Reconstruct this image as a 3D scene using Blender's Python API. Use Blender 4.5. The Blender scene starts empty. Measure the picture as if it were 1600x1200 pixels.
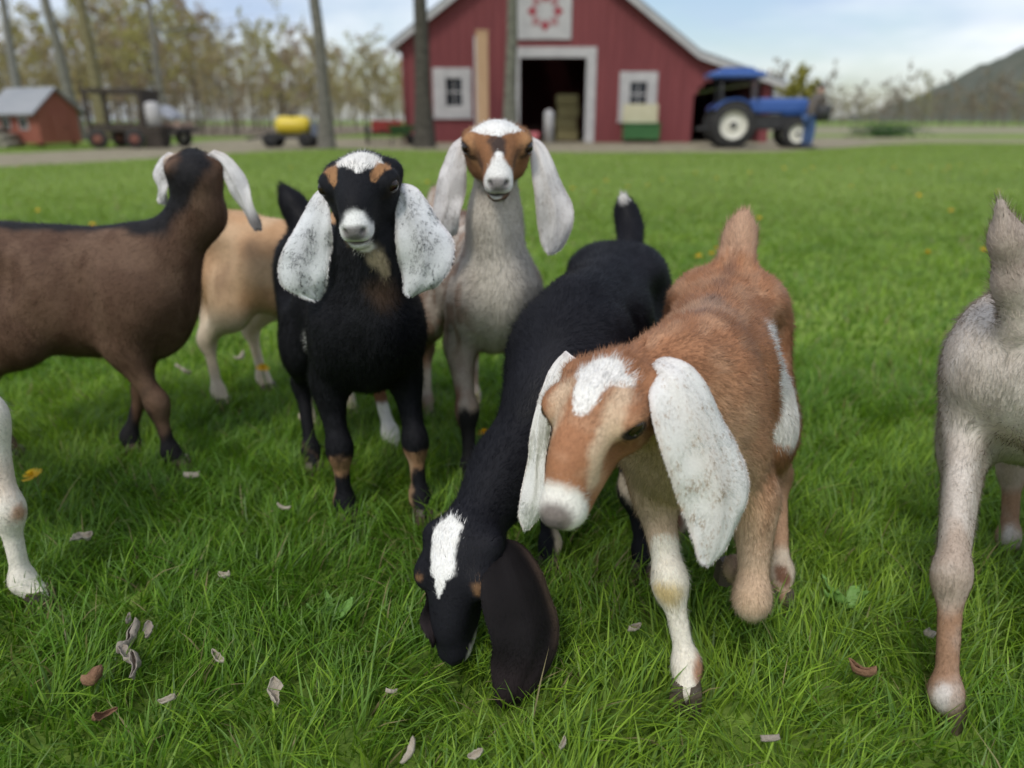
import bpy, bmesh, math, random
import numpy as np
from mathutils import Vector, Matrix

QUICK = 0            # 0 = everything; 1 = no grass blades or fur while posing
random.seed(7)
RNG = np.random.default_rng(11)
scene = bpy.context.scene
COL = scene.collection
R = math.radians

# ------------------------------------------------------------------ camera
CAM_H = 0.75
FPX = 1164.0                       # focal length in pixels of a 1600 wide picture
TH = math.atan((600 - 188) / FPX)  # tilt down
CT, ST = math.cos(TH), math.sin(TH)
cam_d = bpy.data.cameras.new('camera')
cam_d.sensor_width = 36.0
cam_d.lens = 36.0 * FPX / 1600.0
cam_d.clip_start = 0.02
cam_d.clip_end = 3000
cam_d.dof.use_dof = True
cam_d.dof.focus_distance = 1.0
cam_d.dof.aperture_fstop = 2.5
cam_d.dof.aperture_blades = 0
cam = bpy.data.objects.new('camera', cam_d)
COL.objects.link(cam)
cam.location = (0, 0, CAM_H)
cam.rotation_euler = (math.pi / 2 - TH, 0, 0)
scene.camera = cam

# ------------------------------------------------------------------ world, sun, exposure
SUN_EL, SUN_AZ = 52.0, 205.0       # azimuth clockwise from +Y: behind the camera, a little left
world = bpy.data.worlds.new('World')
scene.world = world
world.use_nodes = True
wn, wl = world.node_tree.nodes, world.node_tree.links
wn.clear()
wo = wn.new('ShaderNodeOutputWorld')
wb = wn.new('ShaderNodeBackground')
wb.inputs['Strength'].default_value = 0.1
sky = wn.new('ShaderNodeTexSky')
sky.sky_type = 'NISHITA'
sky.sun_disc = False
sky.sun_elevation = R(SUN_EL)
sky.sun_rotation = R(SUN_AZ)
sky.air_density = 1.0
sky.dust_density = 1.5
tc = wn.new('ShaderNodeTexCoord')
mp = wn.new('ShaderNodeMapping')
mp.inputs['Scale'].default_value = (1.0, 1.0, 3.2)
mp.inputs['Location'].default_value = (0.35, 0.0, 0.12)
n1 = wn.new('ShaderNodeTexNoise')
n1.inputs['Scale'].default_value = 2.3
n1.inputs['Detail'].default_value = 5
n1.inputs['Roughness'].default_value = 0.5
n1.inputs['Distortion'].default_value = 0.3
cr = wn.new('ShaderNodeValToRGB')
cr.color_ramp.elements[0].position = 0.33
cr.color_ramp.elements[1].position = 0.60
cr2 = wn.new('ShaderNodeValToRGB')
cr2.color_ramp.elements[0].position = 0.36
cr2.color_ramp.elements[0].color = (3.9, 4.7, 6.4, 1)
cr2.color_ramp.elements[1].position = 0.62
cr2.color_ramp.elements[1].color = (8.0, 8.2, 8.3, 1)
n2 = wn.new('ShaderNodeTexNoise')
n2.inputs['Scale'].default_value = 3.1
n2.inputs['Detail'].default_value = 4
mp2 = wn.new('ShaderNodeMapping')
mp2.inputs['Scale'].default_value = (1.0, 1.0, 4.0)
mp2.inputs['Location'].default_value = (4.2, 1.0, 0.3)
mixs = wn.new('ShaderNodeMix')
mixs.data_type = 'RGBA'
wl.new(tc.outputs['Generated'], mp.inputs['Vector'])
wl.new(tc.outputs['Generated'], mp2.inputs['Vector'])
wl.new(mp.outputs['Vector'], n1.inputs['Vector'])
wl.new(mp2.outputs['Vector'], n2.inputs['Vector'])
wl.new(n1.outputs['Fac'], cr.inputs['Fac'])
wl.new(n2.outputs['Fac'], cr2.inputs['Fac'])
wl.new(cr.outputs['Color'], mixs.inputs['Factor'])
wl.new(sky.outputs['Color'], mixs.inputs['A'])
wl.new(cr2.outputs['Color'], mixs.inputs['B'])
wl.new(mixs.outputs['Result'], wb.inputs['Color'])
wl.new(wb.outputs['Background'], wo.inputs['Surface'])

sun_d = bpy.data.lights.new('sun', 'SUN')
sun_d.energy = 1.3
sun_d.angle = R(14)
sun_d.color = (1.0, 0.96, 0.9)
sun = bpy.data.objects.new('sun', sun_d)
COL.objects.link(sun)
az, el = R(SUN_AZ), R(SUN_EL)
sdir = Vector((math.sin(az) * math.cos(el), math.cos(az) * math.cos(el), math.sin(el)))
sun.rotation_euler = (-sdir).to_track_quat('-Z', 'Y').to_euler()

scene.view_settings.view_transform = 'Standard'
scene.view_settings.look = 'None'
scene.view_settings.exposure = 0.5
scene.view_settings.gamma = 1.0
scene.render.engine = 'CYCLES'
scene.cycles.use_denoising = True
scene.cycles.max_bounces = 6
scene.cycles.transparent_max_bounces = 6


# ------------------------------------------------------------------ placing helpers
def P(px, py, Y):
    """where the sight line through a point of the photograph reaches distance Y"""
    u = (px - 800) / FPX
    v = (py - 600) / FPX
    t = Y / (CT - v * ST)
    return np.array([u * t, Y, CAM_H + (-ST - v * CT) * t])


def G(px, py, z=0.0):
    u = (px - 800) / FPX
    v = (py - 600) / FPX
    t = (z - CAM_H) / (-ST - v * CT)
    return np.array([u * t, (CT - v * ST) * t, z])


def nrm(v):
    v = np.asarray(v, float)
    return v / (np.linalg.norm(v) + 1e-12)


# ------------------------------------------------------------------ object helpers
def mesh_np(name, verts, faces, smooth=True):
    me = bpy.data.meshes.new(name)
    verts = np.asarray(verts, np.float32)
    faces = np.asarray(faces, np.int32)
    k = faces.shape[1]
    me.vertices.add(len(verts))
    me.vertices.foreach_set('co', verts.ravel())
    me.loops.add(faces.size)
    me.loops.foreach_set('vertex_index', faces.ravel())
    me.polygons.add(len(faces))
    me.polygons.foreach_set('loop_start', np.arange(0, faces.size, k, dtype=np.int32))
    me.polygons.foreach_set('loop_total', np.full(len(faces), k, np.int32))
    me.polygons.foreach_set('use_smooth', np.full(len(faces), smooth, bool))
    me.update(calc_edges=True)
    return me


def put_colour(me, cols, name='coat'):
    a = me.attributes.new(name, 'FLOAT_COLOR', 'POINT')
    c4 = np.ones((len(cols), 4), np.float32)
    c4[:, :3] = cols
    a.data.foreach_set('color', c4.ravel())


def link(name, me, mat=None, parent=None):
    o = bpy.data.objects.new(name, me)
    COL.objects.link(o)
    if mat is not None and me is not None:
        me.materials.append(mat)
    if parent is not None:
        o.parent = parent
    return o


def tag(o, label, cat=None, group=None, kind=None):
    o['label'] = label
    if cat:
        o['category'] = cat
    if group:
        o['group'] = group
    if kind:
        o['kind'] = kind
    return o


def empty(name, loc=(0, 0, 0), rz=0.0):
    o = bpy.data.objects.new(name, None)
    COL.objects.link(o)
    o.location = tuple(float(x) for x in loc)
    o.rotation_euler = (0, 0, rz)
    o.empty_display_size = 0.1
    return o


def structure(o):
    o['kind'] = 'structure'
    return o


class MB:
    """collects simple shapes into one mesh"""
    def __init__(s):
        s.bm = bmesh.new()

    def box(s, x0, x1, y0, y1, z0, z1, bev=0.0, rot=None, piv=None):
        m = Matrix.Translation(((x0 + x1) / 2, (y0 + y1) / 2, (z0 + z1) / 2)) @ Matrix.Diagonal((x1 - x0, y1 - y0, z1 - z0, 1))
        g = bmesh.ops.create_cube(s.bm, size=1, matrix=m)
        if rot is not None:
            bmesh.ops.rotate(s.bm, verts=g['verts'], cent=piv or (0, 0, 0), matrix=rot)
        if bev > 0:
            es = list({e for v in g['verts'] for e in v.link_edges})
            bmesh.ops.bevel(s.bm, geom=es, offset=bev, segments=2, affect='EDGES', profile=0.5)
        return s

    def tube(s, pts, rad, n=8, cap=True):
        pts = [np.asarray(p, float) for p in pts]
        if not hasattr(rad, '__len__'):
            rad = [rad] * len(pts)
        rings = []
        ref = np.array([0.3, 0.9, 0.2])
        for i, p in enumerate(pts):
            t = nrm(pts[min(i + 1, len(pts) - 1)] - pts[max(i - 1, 0)])
            if abs(np.dot(t, ref)) > 0.95:
                ref = np.array([0.9, 0.1, 0.3])
            a = nrm(np.cross(t, ref))
            b = np.cross(t, a)
            rings.append([s.bm.verts.new(tuple(p + rad[i] * (math.cos(q) * a + math.sin(q) * b))) for q in [2 * math.pi * k / n for k in range(n)]])
        for i in range(len(rings) - 1):
            for k in range(n):
                f = s.bm.faces.new((rings[i][k], rings[i][(k + 1) % n], rings[i + 1][(k + 1) % n], rings[i + 1][k]))
                f.smooth = True
        if cap:
            for r_ in (rings[0][::-1], rings[-1]):
                if n > 2:
                    s.bm.faces.new(r_)
        return s

    def lathe(s, prof, axis='x', cen=(0, 0, 0), n=28, cap=True):
        """profile of (radius, height along the axis)"""
        rings = []
        for r_, h in prof:
            ring = []
            for k in range(n):
                q = 2 * math.pi * k / n
                c_, s_ = r_ * math.cos(q), r_ * math.sin(q)
                v = {'x': (h, c_, s_), 'y': (c_, h, s_), 'z': (c_, s_, h)}[axis]
                ring.append(s.bm.verts.new((v[0] + cen[0], v[1] + cen[1], v[2] + cen[2])))
            rings.append(ring)
        for i in range(len(rings) - 1):
            for k in range(n):
                f = s.bm.faces.new((rings[i][k], rings[i][(k + 1) % n], rings[i + 1][(k + 1) % n], rings[i + 1][k]))
                f.smooth = True
        if cap:
            s.bm.faces.new(rings[0][::-1])
            s.bm.faces.new(rings[-1])
        return s

    def prism(s, poly, y0, y1, plane='xz'):
        def pt(a, b, c):
            return (a, c, b) if plane == 'xz' else ((a, b, c) if plane == 'xy' else (c, a, b))
        A = [s.bm.verts.new(pt(a, b, y0)) for a, b in poly]
        B = [s.bm.verts.new(pt(a, b, y1)) for a, b in poly]
        s.bm.faces.new(A)
        s.bm.faces.new(B[::-1])
        for i in range(len(A)):
            j = (i + 1) % len(A)
            s.bm.faces.new((A[i], B[i], B[j], A[j]))
        return s

    def face(s, pts):
        s.bm.faces.new([s.bm.verts.new(tuple(p)) for p in pts])
        return s

    def build(s, name, mat, parent=None):
        bmesh.ops.recalc_face_normals(s.bm, faces=s.bm.faces)
        me = bpy.data.meshes.new(name)
        s.bm.to_mesh(me)
        s.bm.free()
        return link(name, me, mat, parent)


# ------------------------------------------------------------------ materials
def mat_new(name):
    m = bpy.data.materials.new(name)
    m.use_nodes = True
    n, l = m.node_tree.nodes, m.node_tree.links
    n.clear()
    out = n.new('ShaderNodeOutputMaterial')
    b = n.new('ShaderNodeBsdfPrincipled')
    l.new(b.outputs['BSDF'], out.inputs['Surface'])
    return m, n, l, b, out


def noise_mat(name, c1, c2, scale=5.0, rough=0.8, bump=0.0, detail=5, stretch=None, metal=0.0, spec=0.4, bscale=None):
    m, n, l, b, out = mat_new(name)
    t = n.new('ShaderNodeTexCoord')
    mpn = n.new('ShaderNodeMapping')
    if stretch:
        mpn.inputs['Scale'].default_value = stretch
    l.new(t.outputs['Object'], mpn.inputs['Vector'])
    nz = n.new('ShaderNodeTexNoise')
    nz.inputs['Scale'].default_value = scale
    nz.inputs['Detail'].default_value = detail
    nz.inputs['Roughness'].default_value = 0.6
    l.new(mpn.outputs['Vector'], nz.inputs['Vector'])
    ramp = n.new('ShaderNodeValToRGB')
    ramp.color_ramp.elements[0].position = 0.3
    ramp.color_ramp.elements[1].position = 0.7
    ramp.color_ramp.elements[0].color = (*c1, 1)
    ramp.color_ramp.elements[1].color = (*c2, 1)
    l.new(nz.outputs['Fac'], ramp.inputs['Fac'])
    l.new(ramp.outputs['Color'], b.inputs['Base Color'])
    b.inputs['Roughness'].default_value = rough
    b.inputs['Metallic'].default_value = metal
    b.inputs['Specular IOR Level'].default_value = spec
    if bump:
        nb = n.new('ShaderNodeTexNoise')
        nb.inputs['Scale'].default_value = bscale or scale * 4
        nb.inputs['Detail'].default_value = 4
        l.new(mpn.outputs['Vector'], nb.inputs['Vector'])
        bp = n.new('ShaderNodeBump')
        bp.inputs['Strength'].default_value = bump
        bp.inputs['Distance'].default_value = 0.02
        l.new(nb.outputs['Fac'], bp.inputs['Height'])
        l.new(bp.outputs['Normal'], b.inputs['Normal'])
    return m


def attr_mat(name, attr, rough=0.7, spec=0.3, sheen=0.0, trans=0.0, noise=0.0, nscale=300, bump=0.0, tboost=1.0):
    m, n, l, b, out = mat_new(name)
    a = n.new('ShaderNodeAttribute')
    a.attribute_name = attr
    col = a.outputs['Color']
    if noise:
        t = n.new('ShaderNodeTexCoord')
        nz = n.new('ShaderNodeTexNoise')
        nz.inputs['Scale'].default_value = nscale
        nz.inputs['Detail'].default_value = 3
        l.new(t.outputs['Object'], nz.inputs['Vector'])
        mr = n.new('ShaderNodeMapRange')
        mr.inputs['From Min'].default_value = 0.3
        mr.inputs['From Max'].default_value = 0.7
        mr.inputs['To Min'].default_value = 1 - noise
        mr.inputs['To Max'].default_value = 1 + noise
        l.new(nz.outputs['Fac'], mr.inputs['Value'])
        mx = n.new('ShaderNodeMix')
        mx.data_type = 'RGBA'
        mx.blend_type = 'MULTIPLY'
        mx.inputs['Factor'].default_value = 1
        l.new(col, mx.inputs['A'])
        l.new(mr.outputs['Result'], mx.inputs['B'])
        col = mx.outputs['Result']
        if bump:
            bp = n.new('ShaderNodeBump')
            bp.inputs['Strength'].default_value = bump
            bp.inputs['Distance'].default_value = 0.002
            l.new(nz.outputs['Fac'], bp.inputs['Height'])
            l.new(bp.outputs['Normal'], b.inputs['Normal'])
    l.new(col, b.inputs['Base Color'])
    b.inputs['Roughness'].default_value = rough
    b.inputs['Specular IOR Level'].default_value = spec
    b.inputs['Sheen Weight'].default_value = sheen
    if trans:
        tr = n.new('ShaderNodeBsdfTranslucent')
        l.new(col, tr.inputs['Color'])
        if tboost != 1.0:
            g = n.new('ShaderNodeMix')
            g.data_type = 'RGBA'
            g.blend_type = 'MULTIPLY'
            g.inputs['Factor'].default_value = 1
            g.inputs['B'].default_value = (tboost, tboost * 1.05, tboost * 0.6, 1)
            l.new(col, g.inputs['A'])
            l.new(g.outputs['Result'], tr.inputs['Color'])
        ms = n.new('ShaderNodeMixShader')
        ms.inputs['Fac'].default_value = trans
        l.new(b.outputs['BSDF'], ms.inputs[1])
        l.new(tr.outputs['BSDF'], ms.inputs[2])
        l.new(ms.outputs['Shader'], out.inputs['Surface'])
    return m


M_COAT = attr_mat('coat_skin', 'coat', rough=0.75, spec=0.2, noise=0.12, nscale=260, bump=0.3)
M_FUR = attr_mat('coat_fur', 'coat', rough=0.5, spec=0.17, trans=0.0)
M_EAR = attr_mat('ear_skin', 'coat', rough=0.8, spec=0.15, noise=0.08, nscale=500)
M_GRASS = attr_mat('grass_blade', 'tint', rough=0.45, spec=0.35, trans=0.35, tboost=1.3)
M_LEAFY = attr_mat('foliage', 'tint', rough=0.7, spec=0.2, trans=0.25)
M_HOOF = noise_mat('hoof_horn', (0.05, 0.04, 0.03), (0.12, 0.09, 0.06), 60, 0.5)


def eye_mat():
    m, n, l, b, out = mat_new('eye_wet')
    t = n.new('ShaderNodeTexCoord')
    sp = n.new('ShaderNodeSeparateXYZ')
    l.new(t.outputs['Object'], sp.inputs['Vector'])
    # horizontal slit pupil: the object's z is up across the eye, x along the slit, y outwards
    def math_(op, a, bv=None):
        k = n.new('ShaderNodeMath')
        k.operation = op
        for i, v in enumerate((a, bv)):
            if v is None:
                continue
            if isinstance(v, (int, float)):
                k.inputs[i].default_value = v
            else:
                l.new(v, k.inputs[i])
        return k.outputs[0]
    zz = math_('MULTIPLY', sp.outputs['Z'], 1 / 0.0026)
    xx = math_('MULTIPLY', sp.outputs['X'], 1 / 0.006)
    rr = math_('ADD', math_('MULTIPLY', zz, zz), math_('MULTIPLY', xx, xx))
    pup = math_('LESS_THAN', rr, 1.0)
    mx = n.new('ShaderNodeMix')
    mx.data_type = 'RGBA'
    mx.inputs['A'].default_value = (0.018, 0.009, 0.005, 1)
    mx.inputs['B'].default_value = (0.002, 0.002, 0.003, 1)
    l.new(pup, mx.inputs['Factor'])
    l.new(mx.outputs['Result'], b.inputs['Base Color'])
    b.inputs['Roughness'].default_value = 0.12
    b.inputs['Specular IOR Level'].default_value = 0.35
    b.inputs['Coat Weight'].default_value = 0.25
    b.inputs['Coat Roughness'].default_value = 0.02
    return m


M_EYE = eye_mat()


# ------------------------------------------------------------------ numpy noise
def vnoise(p, scale, seed=0):
    q = np.asarray(p, np.float64) * scale + seed * 17.31
    i = np.floor(q).astype(np.int64)
    f = q - i
    f = f * f * (3 - 2 * f)

    def h(a, b, c):
        n_ = (a * 374761393 + b * 668265263 + c * 2147483647 + seed * 144665) & 0xffffffff
        n_ = ((n_ ^ (n_ >> 13)) * 1274126177) & 0xffffffff
        return ((n_ ^ (n_ >> 16)) & 0xffff) / 65535.0
    r = 0
    for dx in (0, 1):
        wx = f[:, 0] if dx else 1 - f[:, 0]
        for dy in (0, 1):
            wy = f[:, 1] if dy else 1 - f[:, 1]
            for dz in (0, 1):
                wz = f[:, 2] if dz else 1 - f[:, 2]
                r = r + wx * wy * wz * h(i[:, 0] + dx, i[:, 1] + dy, i[:, 2] + dz)
    return r


def sstep(a, b, x):
    t = np.clip((x - a) / (b - a), 0, 1)
    return t * t * (3 - 2 * t)


# ------------------------------------------------------------------ implicit bodies
class Field:
    """distance field on a grid whose steps are finer through the head"""
    def __init__(s, lo, hi, h, fine_lo, fine_hi, hf):
        s.h = h
        s.ax = []
        for i in range(3):
            c = [lo[i]]
            while c[-1] < hi[i]:
                x = c[-1]
                e = max(fine_lo[i] - x, x - fine_hi[i], 0)
                c.append(x + min(h, hf + 0.3 * e))
            s.ax.append(np.array(c))
        s.n = np.array([len(c) for c in s.ax])
        s.d = np.full(s.n, 0.5, np.float32)

    def sub(s, lo, hi):
        sl, ax = [], []
        for i in range(3):
            a = max(np.searchsorted(s.ax[i], lo[i]) - 1, 0)
            b = min(np.searchsorted(s.ax[i], hi[i]) + 1, s.n[i])
            b = max(b, a + 1)
            sl.append(slice(a, b))
            ax.append(s.ax[i][a:b].astype(np.float32))
        return tuple(sl), ax[0][:, None, None], ax[1][None, :, None], ax[2][None, None, :]

    def mix(s, sl, d, k, carve=False):
        o = s.d[sl]
        if carve:
            d = -d
            hh = np.maximum(k - np.abs(o - d), 0) / k
            s.d[sl] = np.maximum(o, d) + hh * hh * k * 0.25
        else:
            hh = np.maximum(k - np.abs(o - d), 0) / k
            s.d[sl] = np.minimum(o, d) - hh * hh * k * 0.25

    def cone(s, a, b, ra, rb, k=0.03, side=None, sq=1.0):
        a = np.asarray(a, float)
        b = np.asarray(b, float)
        m = max(ra, rb) * max(1.0, sq) + k + 2 * s.h
        sl, X, Y, Z = s.sub(np.minimum(a, b) - m, np.maximum(a, b) + m)
        ba = b - a
        L2 = float(ba @ ba) + 1e-9
        px, py, pz = X - a[0], Y - a[1], Z - a[2]
        t = np.clip((px * ba[0] + py * ba[1] + pz * ba[2]) / L2, 0, 1)
        qx, qy, qz = px - t * ba[0], py - t * ba[1], pz - t * ba[2]
        if side is not None and sq != 1.0:
            c = (qx * side[0] + qy * side[1] + qz * side[2]) * (1 / sq - 1)
            qx, qy, qz = qx + c * side[0], qy + c * side[1], qz + c * side[2]
        d = np.sqrt(qx * qx + qy * qy + qz * qz) - (ra + (rb - ra) * t)
        if sq < 1:
            d = d * (0.5 + 0.5 * sq)
        s.mix(sl, d.astype(np.float32), k)

    def ell(s, c, rad, k=0.03, fr=None, carve=False):
        c = np.asarray(c, float)
        rad = np.asarray(rad, float)
        m = rad.max() + k + 2 * s.h
        sl, X, Y, Z = s.sub(c - m, c + m)
        px, py, pz = X - c[0], Y - c[1], Z - c[2]
        if fr is None:
            u, v, w = px, py, pz
        else:
            u = px * fr[0][0] + py * fr[0][1] + pz * fr[0][2]
            v = px * fr[1][0] + py * fr[1][1] + pz * fr[1][2]
            w = px * fr[2][0] + py * fr[2][1] + pz * fr[2][2]
        u, v, w = u / rad[0], v / rad[1], w / rad[2]
        k0 = np.sqrt(u * u + v * v + w * w)
        k1 = np.sqrt((u / rad[0]) ** 2 + (v / rad[1]) ** 2 + (w / rad[2]) ** 2) + 1e-6
        s.mix(sl, (k0 * (k0 - 1) / k1).astype(np.float32), k, carve)

    def surface(s, smooth=1):
        d = s.d
        ins = d < 0
        n = d.shape
        cnt = np.zeros((n[0] - 1, n[1] - 1, n[2] - 1), np.int8)
        for i in (0, 1):
            for j in (0, 1):
                for k in (0, 1):
                    cnt += ins[i:n[0] - 1 + i, j:n[1] - 1 + j, k:n[2] - 1 + k]
        act = (cnt > 0) & (cnt < 8)
        idx = np.argwhere(act)
        vid = np.full(act.shape, -1, np.int32)
        vid[act] = np.arange(len(idx), dtype=np.int32)
        acc = np.zeros((len(idx), 3))
        num = np.zeros(len(idx))
        cor = [(0, 0, 0), (1, 0, 0), (0, 1, 0), (1, 1, 0), (0, 0, 1), (1, 0, 1), (0, 1, 1), (1, 1, 1)]
        val = [d[idx[:, 0] + c[0], idx[:, 1] + c[1], idx[:, 2] + c[2]].astype(float) for c in cor]
        for a in range(8):
            for b in range(a + 1, 8):
                df = np.array(cor[b]) - np.array(cor[a])
                if np.abs(df).sum() != 1:
                    continue
                va, vb = val[a], val[b]
                x = (va < 0) != (vb < 0)
                t = np.where(x, va / (va - vb + 1e-20), 0)
                acc[x] += (np.array(cor[a]) + t[:, None] * df)[x]
                num[x] += 1
        fr_ = acc / num[:, None]
        V = np.stack([s.ax[i][idx[:, i]] + fr_[:, i] * (s.ax[i][idx[:, i] + 1] - s.ax[i][idx[:, i]]) for i in range(3)], 1)
        quads = []
        for ax in range(3):
            u, v = (ax + 1) % 3, (ax + 2) % 3
            sl0 = [slice(None)] * 3
            sl1 = [slice(None)] * 3
            sl0[ax] = slice(0, n[ax] - 1)
            sl1[ax] = slice(1, n[ax])
            e = ins[tuple(sl0)] != ins[tuple(sl1)]
            pos = np.argwhere(e)
            ok = (pos[:, u] > 0) & (pos[:, v] > 0) & (pos[:, u] < n[u] - 1) & (pos[:, v] < n[v] - 1)
            pos = pos[ok]
            flip = ins[pos[:, 0], pos[:, 1], pos[:, 2]]
            q = []
            for du, dv in ((0, 0), (-1, 0), (-1, -1), (0, -1)):
                c = pos.copy()
                c[:, u] += du
                c[:, v] += dv
                q.append(vid[c[:, 0], c[:, 1], c[:, 2]])
            q = np.stack(q, 1)
            q[~flip] = q[~flip][:, ::-1]
            quads.append(q)
        F = np.concatenate(quads)
        for _ in range(smooth):
            S = np.zeros_like(V)
            C = np.zeros(len(V))
            for k in range(4):
                a, b = F[:, k], F[:, (k + 1) % 4]
                np.add.at(S, a, V[b])
                np.add.at(C, a, 1)
            V = 0.5 * V + 0.5 * S / np.maximum(C, 1)[:, None]
        return V, F


def quad_normals(V, F):
    n = np.cross(V[F[:, 2]] - V[F[:, 0]], V[F[:, 3]] - V[F[:, 1]])
    N = np.zeros_like(V)
    for k in range(4):
        np.add.at(N, F[:, k], n)
    return N / (np.linalg.norm(N, axis=1, keepdims=True) + 1e-12), np.linalg.norm(n, axis=1) * 0.5


def fur_mesh(name, roots, nor, flow, length, width, col, lift=0.3, rnd=0.22, seed=0):
    """one slim triangle per hair, shaded with the skin's own normal"""
    g = np.random.default_rng(seed)
    n = len(roots)
    ft = flow - nor * np.sum(flow * nor, 1, keepdims=True)
    ft = ft / (np.linalg.norm(ft, axis=1, keepdims=True) + 1e-9)
    clump = np.stack([vnoise(roots, 55, 1), vnoise(roots, 55, 2), vnoise(roots, 55, 3)], 1) - 0.5
    d = ft + nor * (lift + 0.25 * g.random((n, 1))) + g.normal(0, rnd, (n, 3)) + clump * 0.7
    d = d / np.linalg.norm(d, axis=1, keepdims=True)
    L = (length * (0.6 + 0.8 * g.random(n)))[:, None]
    side = np.cross(d, nor + g.normal(0, 0.3, (n, 3)))
    side = side / (np.linalg.norm(side, axis=1, keepdims=True) + 1e-9)
    w = width * 0.5
    base = roots - nor * 0.0006
    V = np.empty((n, 3, 3))
    V[:, 0] = base - side * w
    V[:, 1] = base + side * w
    V[:, 2] = base + d * L
    F = np.arange(3 * n).reshape(n, 3)
    me = mesh_np(name, V.reshape(-1, 3), F)
    put_colour(me, np.repeat(np.clip(col, 0.003, 0.95), 3, 0))
    me.normals_split_custom_set_from_vertices(np.repeat(nor + 0.25 * d, 3, 0).tolist())
    return me


def sample_quads(V, F, areas, n, g):
    p = areas / areas.sum()
    f = g.choice(len(F), n, p=p)
    a, b = g.random((n, 1)), g.random((n, 1))
    q = F[f]
    w = [(1 - a) * (1 - b), a * (1 - b), a * b, (1 - a) * b]
    return q, w


# ------------------------------------------------------------------ the goat
WHITE = np.array((0.80, 0.77, 0.71))
BLACK = np.array((0.011, 0.011, 0.014))


def rotz(a):
    c, s_ = math.cos(a), math.sin(a)
    return np.array([[c, -s_, 0], [s_, c, 0], [0, 0, 1.0]])


class Paint:
    def __init__(s, p, base, seed=0):
        s.p = p
        s.c = np.tile(np.asarray(base, float), (len(p), 1))
        s.warp = (np.stack([vnoise(p, 28, seed + 1), vnoise(p, 28, seed + 2), vnoise(p, 28, seed + 3)], 1) - 0.5) * 0.022
        s.warp += (np.stack([vnoise(p, 120, seed + 4), vnoise(p, 120, seed + 5), vnoise(p, 120, seed + 6)], 1) - 0.5) * 0.007

    def blend(s, col, m):
        s.c = s.c * (1 - m[:, None]) + np.asarray(col, float) * m[:, None]
        return s

    def blob(s, cen, rad, col, soft=0.15, fr=None, amt=1.0, warp=1.0):
        q = s.p + s.warp * warp - np.asarray(cen, float)
        if fr is not None:
            q = q @ np.asarray(fr).T
        d = np.linalg.norm(q / np.asarray(rad, float), axis=1)
        return s.blend(col, amt * sstep(1 + soft, 1 - soft, d))

    def line(s, a, b, r, col, soft=0.2, amt=1.0, warp=1.0, r2=None):
        a, b = np.asarray(a, float), np.asarray(b, float)
        q = s.p + s.warp * warp
        ba = b - a
        t = np.clip(((q - a) @ ba) / (ba @ ba + 1e-9), 0, 1)
        rr = r if r2 is None else r + (r2 - r) * t
        d = np.linalg.norm(q - a - t[:, None] * ba, axis=1) / rr
        return s.blend(col, amt * sstep(1 + soft, 1 - soft, d))


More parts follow.
